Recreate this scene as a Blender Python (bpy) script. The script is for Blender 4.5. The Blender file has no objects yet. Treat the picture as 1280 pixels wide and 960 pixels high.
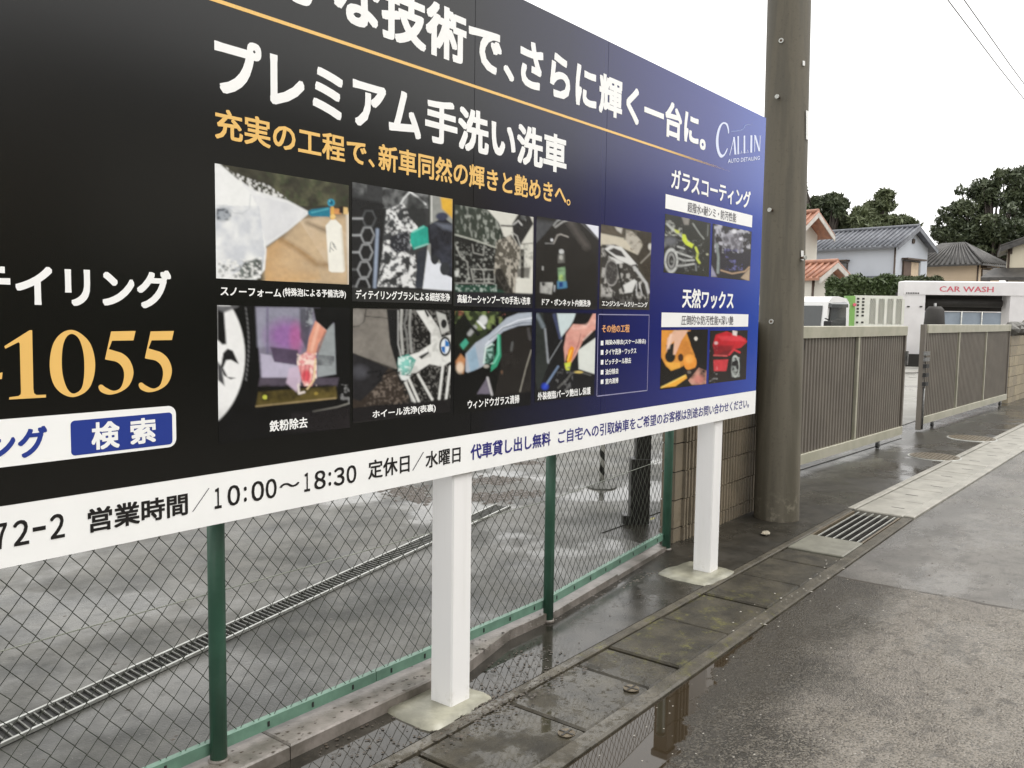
import bpy, math, random
import numpy as np
from mathutils import Vector
random.seed(7); rng = np.random.default_rng(11)
S = bpy.context.scene
COL = S.collection
PI = math.pi

# ------------------------------------------------------------------ camera
FOC = 1080.0; CX, CY = 640.0, 480.0; H = 1.5            # calibrated on the photograph (1280 x 960)
dX = np.array([(1486 - CX) / FOC, (405 - CY) / FOC, 1.0]); dX /= np.linalg.norm(dX)
_u = (440.0 - CX) / FOC
DN = np.array([_u, -(_u * dX[0] + dX[2]) / dX[1], 1.0]); DN /= np.linalg.norm(DN)
if DN[1] < 0: DN = -DN
YW = np.cross(-DN, dX); YW /= np.linalg.norm(YW)
R = np.array([dX, YW, -DN])                              # rows: world X, Y, Z in camera axes (x right, y down, z forward)
CP = np.array([0.0, 0.0, H])

def ray(x, y): return R @ np.array([(x - CX) / FOC, (y - CY) / FOC, 1.0])
def gp(x, y, z=0.0):                                     # point of the plane Z = z seen at a pixel of the photograph
    r = ray(x, y); t = (z - H) / r[2]; return np.array([r[0] * t, r[1] * t, z])
def yp(x, y, Y):                                         # point of the vertical plane Y
    r = ray(x, y); t = Y / r[1]; return np.array([r[0] * t, Y, H + r[2] * t])
def at(x, y, d):                                         # point at a camera distance d
    return CP + ray(x, y) * d
def proj(P):
    c = (np.asarray(P, float) - CP) @ R
    return CX + FOC * c[..., 0] / c[..., 2], CY + FOC * c[..., 1] / c[..., 2]

cam = bpy.data.cameras.new('camera'); cam_o = bpy.data.objects.new('camera', cam); COL.objects.link(cam_o)
cam.sensor_width = 36.0; cam.lens = 36.0 * FOC / 1280.0; cam.clip_start = 0.05; cam.clip_end = 3000
from mathutils import Matrix
right = R @ np.array([1, 0, 0]); up = R @ np.array([0, -1, 0]); back = R @ np.array([0, 0, -1])
cam_o.matrix_world = Matrix(((right[0], up[0], back[0], 0), (right[1], up[1], back[1], 0), (right[2], up[2], back[2], H), (0, 0, 0, 1)))
S.camera = cam_o
FW = (R @ np.array([0, 0, 1.0]))[:2]; FW /= np.linalg.norm(FW)
HEAD = math.atan2(FW[1], FW[0]) - PI / 2                  # rotation of a frame whose +Y looks away from the camera

# ------------------------------------------------------------------ world, sun, exposure (overcast after rain)
W = bpy.data.worlds.new('World'); S.world = W; W.use_nodes = True
wn = W.node_tree.nodes; wl = W.node_tree.links
SUN_EL, SUN_AZ = 58.0, 150.0
sky = wn.new('ShaderNodeTexSky'); sky.sky_type = 'NISHITA'; sky.sun_disc = False
sky.sun_elevation = math.radians(SUN_EL); sky.sun_rotation = math.radians(SUN_AZ - 0)
sky.air_density = 1.0; sky.dust_density = 5.0; sky.ozone_density = 1.0
hs = wn.new('ShaderNodeHueSaturation'); hs.inputs['Saturation'].default_value = 0.06
gm = wn.new('ShaderNodeMix'); gm.data_type = 'RGBA'; gm.inputs['Factor'].default_value = 0.7
gm.inputs['B'].default_value = (12.2, 12.1, 11.9, 1)          # even cloud cover veiling most of the blue
wl.new(sky.outputs[0], hs.inputs['Color']); wl.new(hs.outputs[0], gm.inputs['A'])
wl.new(gm.outputs['Result'], wn['Background'].inputs['Color']); wn['Background'].inputs['Strength'].default_value = 0.15
sun = bpy.data.lights.new('sun', 'SUN'); sun.energy = 1.5; sun.angle = math.radians(30); sun.color = (1, 0.97, 0.92)
sun_o = bpy.data.objects.new('sun', sun); COL.objects.link(sun_o)
_az = math.radians(SUN_AZ); _el = math.radians(SUN_EL)
sdir = Vector((math.sin(_az) * math.cos(_el), math.cos(_az) * math.cos(_el), math.sin(_el)))
sun_o.rotation_euler = sdir.to_track_quat('Z', 'Y').to_euler()
S.view_settings.view_transform = 'Standard'; S.view_settings.look = 'None'
S.view_settings.exposure = 0.2; S.view_settings.gamma = 1.0; S.view_settings.use_curve_mapping = False
S.cycles.max_bounces = 6

# ------------------------------------------------------------------ helpers
def lin(c):
    c = np.asarray(c, float) / 255.0
    return np.where(c <= 0.04045, c / 12.92, ((c + 0.055) / 1.055) ** 2.4)
def L4(c): v = lin(c); return (float(v[0]), float(v[1]), float(v[2]), 1.0)

class N:                                                  # tiny node-tree writer
    def __init__(s, name):
        s.m = bpy.data.materials.new(name); s.m.use_nodes = True
        s.t = s.m.node_tree; s.p = s.t.nodes['Principled BSDF']
    def new(s, k, **a):
        n = s.t.nodes.new(k)
        for q, v in a.items():
            if q in n.bl_rna.properties.keys(): setattr(n, q, v)
            else: s.put(n.inputs[q.replace('_', ' ')], v)
        return n
    def put(s, i, v):
        if isinstance(v, bpy.types.NodeSocket): s.t.links.new(v, i)
        else: i.default_value = v
    def pos(s):
        if not hasattr(s, '_g'): s._g = s.new('ShaderNodeNewGeometry').outputs['Position']
        return s._g
    def xyz(s):
        if not hasattr(s, '_x'):
            n = s.new('ShaderNodeSeparateXYZ'); s.put(n.inputs[0], s.pos()); s._x = n.outputs
        return s._x
    def noise(s, scale, detail=4, rough=.55, vec=None, stretch=None):
        n = s.new('ShaderNodeTexNoise'); n.inputs['Scale'].default_value = scale
        n.inputs['Detail'].default_value = detail; n.inputs['Roughness'].default_value = rough
        v = vec or s.pos()
        if stretch:
            q = s.new('ShaderNodeVectorMath', operation='MULTIPLY'); s.put(q.inputs[0], v); q.inputs[1].default_value = stretch; v = q.outputs[0]
        s.put(n.inputs['Vector'], v); return n.outputs['Fac']
    def m2(s, op, a, b=0.0, c=0.0, clamp=False):
        n = s.new('ShaderNodeMath', operation=op); n.use_clamp = clamp
        s.put(n.inputs[0], a); s.put(n.inputs[1], b); s.put(n.inputs[2], c); return n.outputs[0]
    def ramp(s, v, a, b, lo=0.0, hi=1.0, smooth=True):
        n = s.new('ShaderNodeMapRange'); n.interpolation_type = 'SMOOTHSTEP' if smooth else 'LINEAR'
        s.put(n.inputs['Value'], v); s.put(n.inputs['From Min'], a); s.put(n.inputs['From Max'], b)
        s.put(n.inputs['To Min'], lo); s.put(n.inputs['To Max'], hi); return n.outputs['Result']
    def mix(s, f, a, b):
        n = s.new('ShaderNodeMix', data_type='RGBA')
        s.put(n.inputs['Factor'], f); s.put(n.inputs['A'], a); s.put(n.inputs['B'], b); return n.outputs['Result']
    def bump(s, h, strength=.3, dist=.01, normal=None):
        n = s.new('ShaderNodeBump'); s.put(n.inputs['Strength'], strength); n.inputs['Distance'].default_value = dist
        s.put(n.inputs['Height'], h)
        if normal is not None: s.put(n.inputs['Normal'], normal)
        return n.outputs['Normal']
    def out(s, color=None, rough=None, normal=None, metal=None, spec=None):
        for k, v in (('Base Color', color), ('Roughness', rough), ('Normal', normal), ('Metallic', metal), ('Specular IOR Level', spec)):
            if v is not None: s.put(s.p.inputs[k], v)
        return s.m

def simple(name, c1, c2=None, rough=.5, scale=3.0, metal=0.0, bump=0.0, stretch=None, spec=.5, rv=.12):
    n = N(name); c2 = c2 or tuple(x * .8 for x in c1)
    f = n.noise(scale, 5, .6, stretch=stretch)
    r = n.m2('ADD', n.m2('MULTIPLY', n.noise(scale * 2.3, 3), rv), rough - rv / 2)
    nm = n.bump(n.noise(scale * 8, 4), bump, .004) if bump else None
    return n.out(n.mix(n.ramp(f, .3, .7), (*c1, 1), (*c2, 1)), r, nm, metal, spec)

class MB:                                                 # mesh builder
    def __init__(s): s.v = []; s.f = []; s.sm = []
    def add(s, v, f, smooth=False):
        b = len(s.v); s.v += [tuple(map(float, q)) for q in v]
        s.f += [tuple(b + i for i in q) for q in f]; s.sm += [smooth] * len(f); return s
    def box(s, a, b, bev=0.0):
        x0, y0, z0 = a; x1, y1, z1 = b
        if bev <= 0:
            return s.add([(x0, y0, z0), (x1, y0, z0), (x1, y1, z0), (x0, y1, z0), (x0, y0, z1), (x1, y0, z1), (x1, y1, z1), (x0, y1, z1)],
                         [(0, 3, 2, 1), (4, 5, 6, 7), (0, 1, 5, 4), (1, 2, 6, 5), (2, 3, 7, 6), (3, 0, 4, 7)])
        t = bev; z2 = z1 - t                               # chamfered top edge
        return s.add([(x0, y0, z0), (x1, y0, z0), (x1, y1, z0), (x0, y1, z0), (x0, y0, z2), (x1, y0, z2), (x1, y1, z2), (x0, y1, z2),
                      (x0 + t, y0 + t, z1), (x1 - t, y0 + t, z1), (x1 - t, y1 - t, z1), (x0 + t, y1 - t, z1)],
                     [(0, 3, 2, 1), (0, 1, 5, 4), (1, 2, 6, 5), (2, 3, 7, 6), (3, 0, 4, 7), (4, 5, 9, 8), (5, 6, 10, 9), (6, 7, 11, 10), (7, 4, 8, 11), (8, 9, 10, 11)])
    def obox(s, c, ax, ay, z0, z1, hx, hy):                # box with horizontal axes ax, ay
        ax = np.array(ax); ay = np.array(ay); v = []
        for z in (z0, z1):
            for i, j in ((-1, -1), (1, -1), (1, 1), (-1, 1)):
                p = np.array(c[:2]) + ax * hx * i + ay * hy * j; v.append((p[0], p[1], z))
        return s.add(v, [(0, 3, 2, 1), (4, 5, 6, 7), (0, 1, 5, 4), (1, 2, 6, 5), (2, 3, 7, 6), (3, 0, 4, 7)])
    def tube(s, pts, r, n=8, cap=True, smooth=True):
        pts = [np.array(p, float) for p in pts]; rs = r if hasattr(r, '__len__') else [r] * len(pts)
        b = len(s.v); K = len(pts)
        for i, p in enumerate(pts):
            d = pts[min(i + 1, K - 1)] - pts[max(i - 1, 0)]; d /= np.linalg.norm(d) + 1e-12
            a = np.cross(d, (0, 0, 1)) if abs(d[2]) < .9 else np.cross(d, (1, 0, 0))
            a /= np.linalg.norm(a); c = np.cross(d, a)
            for k in range(n):
                t = 2 * PI * k / n; s.v.append(tuple(p + rs[i] * (math.cos(t) * a + math.sin(t) * c)))
        for i in range(K - 1):
            for k in range(n):
                s.f.append((b + i * n + k, b + i * n + (k + 1) % n, b + (i + 1) * n + (k + 1) % n, b + (i + 1) * n + k)); s.sm.append(smooth)
        if cap:
            s.f.append(tuple(b + k for k in reversed(range(n)))); s.sm.append(False)
            s.f.append(tuple(b + (K - 1) * n + k for k in range(n))); s.sm.append(False)
        return s
    def prism(s, poly, d0, d1):                            # polygon (list of 3D points) swept by vector d1 - d0
        n = len(poly); p = [np.array(q, float) for q in poly]
        return s.add([q + np.array(d0) for q in p] + [q + np.array(d1) for q in p],
                     [tuple(range(n)), tuple(reversed(range(n, 2 * n)))] + [(i, (i + 1) % n, n + (i + 1) % n, n + i) for i in range(n)])
    def mesh(s, name, mats):
        me = bpy.data.meshes.new(name); me.from_pydata(s.v, [], s.f)
        for m in (mats if isinstance(mats, (list, tuple)) else [mats]): me.materials.append(m)
        me.polygons.foreach_set('use_smooth', s.sm); me.validate(); me.update()
        return me
    def build(s, name, mats, parent=None, loc=(0, 0, 0), fix=True):
        me = s.mesh(name, mats)
        if fix:
            import bmesh
            bm = bmesh.new(); bm.from_mesh(me); bmesh.ops.recalc_face_normals(bm, faces=bm.faces); bm.to_mesh(me); bm.free()
        return link(name, me, parent, loc)

def link(name, data, parent=None, loc=(0, 0, 0), rotz=0.0):
    o = bpy.data.objects.new(name, data); COL.objects.link(o); o.location = loc; o.rotation_euler = (0, 0, rotz)
    if parent: o.parent = parent
    return o
def tag(o, label=None, cat=None, group=None, kind=None):
    for k, v in (('label', label), ('category', cat), ('group', group), ('kind', kind)):
        if v: o[k] = v
    return o
def thing(name, label, cat, loc=(0, 0, 0), rotz=0.0, group=None):
    return tag(link(name, None, None, loc, rotz), label, cat, group)
def struct(name, mb, mats, **k): return tag(mb.build(name, mats, **k), kind='structure')
def npmesh(name, verts, quads, mats, parent=None, smooth=False, mi=None):
    verts = np.asarray(verts, np.float32); quads = np.asarray(quads, np.int32); k = quads.shape[1]
    me = bpy.data.meshes.new(name); me.vertices.add(len(verts)); me.vertices.foreach_set('co', verts.ravel())
    me.loops.add(quads.size); me.loops.foreach_set('vertex_index', quads.ravel())
    me.polygons.add(len(quads)); me.polygons.foreach_set('loop_start', np.arange(0, quads.size, k, dtype=np.int32))
    for m in (mats if isinstance(mats, (list, tuple)) else [mats]): me.materials.append(m)
    if mi is not None: me.polygons.foreach_set('material_index', np.asarray(mi, np.int32))
    me.update(calc_edges=True); me.polygons.foreach_set('use_smooth', [smooth] * len(quads))
    return link(name, me, parent)

# ------------------------------------------------------------------ ground materials
def ground_mat(name, dark, light, kind):
    n = N(name); X, Y, Z = n.xyz()
    big = n.noise(1.3, 5, .6); mid = n.noise(7, 5, .6); fine = n.noise(90, 3, .7)
    vor = n.new('ShaderNodeTexVoronoi'); vor.inputs['Scale'].default_value = 150; n.put(vor.inputs['Vector'], n.pos())
    vcol = n.new('ShaderNodeSeparateColor'); n.put(vcol.inputs[0], vor.outputs['Color'])
    if kind == 'road':
        # water lies against the gutter, near the posts; its far edge is ragged
        wid = n.m2('ADD', n.m2('MULTIPLY', n.ramp(X, 2.2, 3.5, .34, 0.05), 1.0), n.m2('MULTIPLY', n.m2('SUBTRACT', n.noise(9, 5, .7), .5), .30))
        wid = n.m2('MULTIPLY', wid, n.ramp(X, 4.2, 3.3))
        edge = n.m2('SUBTRACT', 1.55, Y)
        pud = n.ramp(n.m2('SUBTRACT', wid, edge), -.012, .02)
        # an older coarse surface near the camera, a smoother one beyond a cross joint
        jn = n.m2('ADD', X, n.m2('MULTIPLY', n.m2('SUBTRACT', n.noise(3, 3), .5), .12))
        new = n.ramp(jn, 5.10, 5.16); joint = n.m2('MULTIPLY', n.ramp(n.m2('ABSOLUTE', n.m2('SUBTRACT', jn, 5.13)), .022, .006), n.ramp(n.noise(6, 3), .38, .5))
        film = n.ramp(n.m2('ADD', n.noise(1.1, 5, .65, stretch=(.7, 1.5, 1)), n.m2('MULTIPLY', new, -.02)), .38, .60)
        stones = n.ramp(vcol.outputs[0], .35, 1.0)
        tone = n.ramp(n.noise(1.6, 4, .6), .42, .62)
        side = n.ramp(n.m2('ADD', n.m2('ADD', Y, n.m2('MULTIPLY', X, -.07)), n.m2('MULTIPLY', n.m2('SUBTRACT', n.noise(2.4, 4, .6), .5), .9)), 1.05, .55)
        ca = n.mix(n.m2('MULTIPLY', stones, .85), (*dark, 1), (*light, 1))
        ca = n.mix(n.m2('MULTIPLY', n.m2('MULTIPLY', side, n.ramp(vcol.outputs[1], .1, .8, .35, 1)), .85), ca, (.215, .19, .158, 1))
        cb = n.mix(tone, (.075, .069, .06, 1), (.135, .124, .108, 1)); cb = n.mix(n.m2('MULTIPLY', stones, .35), cb, (.05, .045, .04, 1))
        col = n.mix(new, ca, cb)
        col = n.mix(n.ramp(n.noise(11, 5, .7), .50, .68, 0, .65), col, (.035, .03, .024, 1)); col = n.mix(n.ramp(n.noise(3.2, 6, .7, stretch=(.6, 1.3, 1)), .55, .70, 0, .5), col, (.05, .044, .036, 1))
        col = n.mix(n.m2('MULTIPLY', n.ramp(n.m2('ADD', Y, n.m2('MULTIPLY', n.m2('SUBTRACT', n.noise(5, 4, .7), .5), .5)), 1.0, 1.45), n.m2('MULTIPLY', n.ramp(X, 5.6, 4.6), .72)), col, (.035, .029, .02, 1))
        col = n.mix(n.m2('MAXIMUM', pud, joint), col, (.03, .022, .013, 1))
        rough = n.m2('ADD', n.m2('SUBTRACT', n.ramp(film, 0, 1, .42, .14), n.m2('MULTIPLY', side, .06)), n.m2('MULTIPLY', n.m2('SUBTRACT', fine, .5), .15))
        rough = n.m2('MULTIPLY', rough, n.m2('SUBTRACT', 1, n.m2('MULTIPLY', pud, .95)))
        h = n.m2('ADD', n.m2('MULTIPLY', n.m2('SUBTRACT', 1, vor.outputs['Distance']), .9), n.m2('MULTIPLY', fine, .7))
        dry = n.m2('SUBTRACT', 1, pud)
        st = n.m2('MULTIPLY', dry, n.m2('MULTIPLY', n.ramp(film, 0, 1, .75, .30), n.ramp(new, 0, 1, 1.0, .45)))
        nm = n.bump(h, st, .010); nm = n.bump(mid, n.m2('MULTIPLY', dry, .10), .01, nm)
        return n.out(col, rough, nm, 0.0, n.m2('MAXIMUM', n.m2('MAXIMUM', n.ramp(side, 0, 1, .24, .42), n.ramp(new, 0, 1, 0, .45)), n.m2('MULTIPLY', pud, .5)))
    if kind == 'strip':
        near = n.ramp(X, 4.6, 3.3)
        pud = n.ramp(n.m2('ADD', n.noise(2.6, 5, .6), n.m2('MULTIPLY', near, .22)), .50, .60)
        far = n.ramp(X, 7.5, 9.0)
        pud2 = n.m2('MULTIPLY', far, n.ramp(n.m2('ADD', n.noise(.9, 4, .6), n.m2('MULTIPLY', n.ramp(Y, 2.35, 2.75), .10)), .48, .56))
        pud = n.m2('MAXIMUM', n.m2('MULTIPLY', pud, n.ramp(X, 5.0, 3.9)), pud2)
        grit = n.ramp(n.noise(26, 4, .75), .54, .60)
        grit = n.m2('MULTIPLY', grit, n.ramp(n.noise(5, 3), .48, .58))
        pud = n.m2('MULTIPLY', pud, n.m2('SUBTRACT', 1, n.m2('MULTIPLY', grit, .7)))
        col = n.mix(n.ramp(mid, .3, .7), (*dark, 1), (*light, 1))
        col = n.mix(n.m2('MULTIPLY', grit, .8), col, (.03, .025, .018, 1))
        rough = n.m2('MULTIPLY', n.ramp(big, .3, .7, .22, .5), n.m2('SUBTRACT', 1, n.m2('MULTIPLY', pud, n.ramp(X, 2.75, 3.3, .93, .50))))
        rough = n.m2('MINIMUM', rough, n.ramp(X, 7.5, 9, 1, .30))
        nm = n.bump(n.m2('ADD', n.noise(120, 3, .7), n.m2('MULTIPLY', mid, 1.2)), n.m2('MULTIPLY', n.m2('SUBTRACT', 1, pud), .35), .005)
        return n.out(col, rough, nm, 0.0, n.ramp(n.m2('ABSOLUTE', n.m2('SUBTRACT', X, 5.6)), 1.0, 1.9, .28, .5))  # sheen lowered around the wall and pole foot, standing in for contact shade
    if kind == 'lot':
        pud = n.m2('MULTIPLY', n.ramp(n.noise(.75, 5, .62), .50, .60), n.ramp(X, 3.0, 6.0, .62, .97))
        d = n.ramp(n.noise(1.7, 5, .65), .40, .66)
        col = n.mix(d, (*light, 1), (*dark, 1))
        col = n.mix(n.m2('MULTIPLY', n.ramp(n.noise(13, 5, .75), .5, .7), .55), col, (.03, .03, .025, 1))
        speck = n.ramp(n.noise(70, 3, .8), .62, .70)
        col = n.mix(n.m2('MULTIPLY', speck, .6), col, (.22, .21, .19, 1))
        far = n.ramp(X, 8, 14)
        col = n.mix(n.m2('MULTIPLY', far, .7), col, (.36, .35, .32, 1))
        rough = n.m2('MULTIPLY', n.ramp(big, .3, .7, .38, .7), n.m2('SUBTRACT', 1, n.m2('MULTIPLY', pud, .9)))
        rough = n.m2('ADD', rough, n.m2('MULTIPLY', n.ramp(n.noise(24, 4, .7), .5, .6), n.m2('MULTIPLY', pud, .12)))
        nm = n.bump(n.m2('ADD', fine, mid), n.m2('MULTIPLY', n.m2('SUBTRACT', 1, pud), .45), .006)
        return n.out(col, rough, nm, 0.0, .4)
    # 'slab': gutter covers and kerbs
    moss = n.m2('MULTIPLY', n.ramp(n.noise(9, 5, .75), .50, .66), n.m2('MULTIPLY', n.ramp(X, 2.9, 3.3), n.ramp(X, 4.9, 4.2)))
    wetn = n.ramp(X, 3.6, 2.7)
    pud = n.m2('MULTIPLY', wetn, n.ramp(n.noise(3.1, 4, .6), .40, .50))
    pud = n.m2('MULTIPLY', pud, n.ramp(n.noise(30, 4, .75), .62, .54))
    col = n.mix(n.ramp(mid, .3, .7), (*dark, 1), (*light, 1))
    col = n.mix(n.m2('MULTIPLY', n.ramp(n.noise(40, 4, .7), .5, .7), .5), col, (.03, .026, .018, 1))
    col = n.mix(n.m2('MULTIPLY', moss, n.ramp(n.noise(35, 3, .7), .4, .6)), col, (.105, .098, .03, 1))
    rough = n.m2('MULTIPLY', n.ramp(big, .3, .7, .28, .55), n.m2('SUBTRACT', 1, n.m2('MULTIPLY', pud, .88)))
    nm = n.bump(n.m2('ADD', n.noise(100, 4, .7), mid), n.m2('MULTIPLY', n.m2('SUBTRACT', 1, pud), .7), .008)
    return n.out(col, rough, nm, 0.0, n.ramp(pud, 0, 1, .22, .5))

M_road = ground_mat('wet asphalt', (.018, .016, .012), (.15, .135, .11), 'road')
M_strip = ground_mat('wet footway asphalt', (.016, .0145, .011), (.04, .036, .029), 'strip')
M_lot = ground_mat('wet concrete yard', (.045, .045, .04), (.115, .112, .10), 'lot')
M_slab = ground_mat('old gutter concrete', (.022, .019, .013), (.058, .05, .034), 'slab')
M_edge = ground_mat('gutter edge concrete', (.04, .035, .025), (.10, .088, .066), 'slab')
M_pale = simple('pale gutter concrete', (.31, .295, .255), (.21, .2, .17), .45, 6, bump=.3)
M_kerb = simple('fence kerb concrete', (.21, .185, .165), (.085, .075, .06), .35, 9, bump=.35)
M_mortar = simple('fresh mortar', (.30, .29, .225), (.15, .145, .11), .35, 7, bump=.25)
M_earth = simple('bare ground', (.10, .09, .07), (.06, .055, .04), .8, .3)
M_grate = simple('wet cast iron', (.05, .045, .038), (.025, .022, .018), .3, 12, metal=.6, bump=.2)
M_galv = simple('galvanised steel', (.52, .53, .50), (.36, .36, .33), .35, 20, metal=.4)
M_hole = simple('drain dark', (.012, .011, .009), (.006, .006, .005), .6, 5)
M_man = simple('rusty manhole iron', (.16, .13, .085), (.09, .07, .045), .4, 30, metal=.2, bump=.5)

# ------------------------------------------------------------------ setting: ground sheets
def sheet(name, poly, z, m): return struct(name, MB().add([(x, y, z) for x, y in poly], [tuple(range(len(poly)))]), m, fix=False)
FB = lambda X: -.027 * max(0.0, X - 6.94)                # the gutter bends slightly towards the street past the grate
sheet('ground', [(-900, -900), (900, -900), (900, 900), (-900, 900)], -.12, M_earth)
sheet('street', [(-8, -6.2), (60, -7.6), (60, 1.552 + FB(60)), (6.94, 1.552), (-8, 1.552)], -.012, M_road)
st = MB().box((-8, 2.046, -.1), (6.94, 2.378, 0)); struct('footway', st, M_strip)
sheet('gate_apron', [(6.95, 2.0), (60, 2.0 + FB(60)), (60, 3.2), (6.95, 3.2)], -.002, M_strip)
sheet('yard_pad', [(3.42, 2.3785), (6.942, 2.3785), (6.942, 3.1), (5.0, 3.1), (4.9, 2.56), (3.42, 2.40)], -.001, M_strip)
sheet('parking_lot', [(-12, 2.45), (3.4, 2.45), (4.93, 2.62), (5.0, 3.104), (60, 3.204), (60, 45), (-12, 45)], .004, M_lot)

# kerb under the fence, in cast lengths
FA, FBp, FC = (-1.2, 2.41), (3.40, 2.41), (4.93, 2.585)    # line of the fence
kerb = tag(link('fence_kerb', None), kind='structure')
kx = [-1.2, -.25, .75, 1.75, 2.66]
MB().prism([(2.664, 2.282, -.1), (3.06, 2.378, -.1), (3.398, 2.378, -.1), (3.398, 2.46, -.1), (2.664, 2.46, -.1)], (0, 0, 0), (0, 0, .147)).build('kerb_stone', M_kerb, kerb)
for a, b in zip(kx[:-1], kx[1:]):
    MB().box((a + .002, 2.282 if b < 3 else 2.378, -.1), (b - .002, 2.46, .05 if b < 3 else .044), .006).build('kerb_stone', M_kerb, kerb)
for a, b in ((0, .5), (.5, 1)):
    p = np.array(FBp) + (np.array(FC) - FBp) * a; q = np.array(FBp) + (np.array(FC) - FBp) * b
    d = (q - p) / np.linalg.norm(q - p); nrm = np.array([-d[1], d[0]]); L = np.linalg.norm(q - p) / 2 - .002
    MB().obox((p + q) / 2 + nrm * .005, d, nrm, -.1, .036 - a * .02, L, .036).build('kerb_stone', M_kerb, kerb)

# gutter: two concrete edges, cover slabs, a grate, pale covers beyond
gut = tag(link('gutter', None), kind='structure')
MB().box((-8, 1.996, -.3), (6.94, 2.044, .003), .006).build('gutter_edge', M_edge, gut)
MB().box((-8, 1.555, -.3), (6.94, 1.628, .004), .008).build('gutter_edge', M_edge, gut)
jx = [0.56, 1.06, 1.56, 2.06, 2.56, 3.03, 3.29, 3.80, 4.28, 4.76, 5.22, 5.52]
for i, (a, b) in enumerate(zip(jx[:-1], jx[1:])):
    g = .006 + random.random() * .006; tz = random.uniform(-.007, .001)
    c = MB().box((a + g, 1.634, -.1), (b - g, 1.99, tz), .008)
    c.build('cover_slab', M_slab, gut)
MB().box((5.527, 1.634, -.1), (5.955, 1.99, .003), .006).build('cover_slab', simple('newer cover concrete', (.17, .165, .13), (.12, .115, .09), .4, 8, bump=.3), gut)
MB().box((-8, 1.63, -.14), (6.94, 1.994, -.101)).build('gutter_bed', M_hole, gut)
gr = MB().box((5.965, 1.636, -.06), (6.93, 1.650, -.001)).box((5.965, 1.975, -.06), (6.93, 1.990, -.001))
grt = gr.build('drain_grate', M_man, gut)
me_bar = None
for k in range(6):
    y = 1.675 + k * .053
    MB().box((5.968, y - .0035, -.009), (6.928, y + .0035, -.001)).build('grate_bar', M_galv, grt)
for k in range(26):
    x = 5.975 + k * .038
    b = MB().box((x, 1.652, -.05), (x + .012, 1.973, -.028))
    o = b.build('cross_bar', M_grate, grt)
# pale gutter beyond the grate, heading a little towards the street
ang = -.027
g2 = tag(link('far_gutter', None, None, (6.945, 0, 0), ang), kind='structure')
MB().box((0, 1.995, -.3), (52, 2.05, .006), .006).build('gutter_edge', M_pale, g2)
MB().box((0, 1.555, -.3), (52, 1.63, .007), .006).build('gutter_edge', M_pale, g2)
me_c = MB().box((.004, 1.638, -.1), (.596, 1.988, 0), .008).mesh('cover_slab', M_pale)
me_s = MB().box((.25, 1.70, .0), (.262, 1.80, .0012)).mesh('lifting_slot', M_hole)
for k in range(84):
    c = link('cover_slab', me_c, g2, (k * .6, 0, random.uniform(-.003, .001)))
    if k < 22: link('lifting_slot', me_s, c, (.05 if k % 2 else .33 - .3, .06 if k % 2 else 0, 0))

# manhole covers in the apron
def manhole(px, py, r, label):
    p = gp(px, py); t = thing('manhole_cover', label, 'manhole cover', (p[0], p[1], 0), 0, 'manhole covers in front of the gate')
    MB().tube([(0, 0, -.02), (0, 0, .004)], r, 32).build('frame_ring', M_galv, t)
    d = MB().tube([(0, 0, .0042), (0, 0, .009)], r * .93, 32)
    lid = d.build('lid', M_man, t)
    s = MB()
    for i in range(-5, 6):
        w = math.sqrt(max(0, (r * .85) ** 2 - (i * r * .15) ** 2))
        for j in range(-5, 6):
            if abs(j * r * .15) < w: s.box((i * r * .15 - .008, j * r * .15 - .008, .009), (i * r * .15 + .008, j * r * .15 + .008, .012))
    tag(s.build('tread_stud', M_man, lid), kind='stuff')
manhole(1168, 571, .27, 'round rusty manhole cover nearer the pole')
manhole(1215, 548, .29, 'round rusty manhole cover farther along the apron')

# ------------------------------------------------------------------ utility pole
M_pole = None
n = N('weathered pole concrete'); X, Y, Z = n.xyz()
st_ = n.noise(6, 5, .6, stretch=(2.2, 2.2, .12)); fine = n.noise(40, 4, .7)
c = n.mix(n.ramp(st_, .35, .65), (.075, .066, .046, 1), (.12, .106, .078, 1))
c = n.mix(n.m2('MULTIPLY', n.ramp(fine, .55, .7), .4), c, (.05, .043, .03, 1))
c = n.mix(n.m2('MULTIPLY', n.ramp(Z, .35, .02), n.ramp(n.noise(14, 4, .7), .5, .7)), c, (.20, .18, .135, 1))
M_pole = n.out(c, n.ramp(st_, .3, .7, .55, .8), n.bump(fine, .25, .004))
PB = np.array([6.29, 2.36, 0.0]); pd = float(((PB - CP) @ R)[2])
ptop = at(986.5, 0, pd); ax = (ptop - PB) / (ptop[2]); PR = 27.2 / FOC * pd
pole = thing('utility_pole', 'tall grey-brown concrete utility pole between the billboard and the gate', 'utility pole', tuple(PB))
MB().tube([(0, 0, -.1)] + [tuple(ax * z) for z in (0, 1, 2, 3, 4.5, 6.5, 9)], [PR * 1.0, PR, PR * .995, PR * .985, PR * .975, PR * .96, PR * .94, PR * .9], 40).build('shaft', M_pole, pole)
M_rust = simple('rusty bolt', (.13, .08, .05), (.07, .045, .03), .6, 40, metal=.4)
viewdir = np.array([-PB[0], -PB[1], 0]); viewdir /= np.linalg.norm(viewdir)
sidev = np.array([-viewdir[1], viewdir[0], 0])            # to the right as seen from the camera is -sidev or +sidev, fixed below
if (sidev @ R)[0] < 0: sidev = -sidev
def on_pole(px, py):
    z = at(px, py, pd - .15)[2]; cxp, _ = proj(PB + ax * z); s = (px - cxp) / FOC * pd; s = max(-PR * .97, min(PR * .97, s))
    return ax * z + sidev * s + viewdir * math.sqrt(PR ** 2 - s * s), (sidev * s + viewdir * math.sqrt(PR ** 2 - s * s)) / PR
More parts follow.
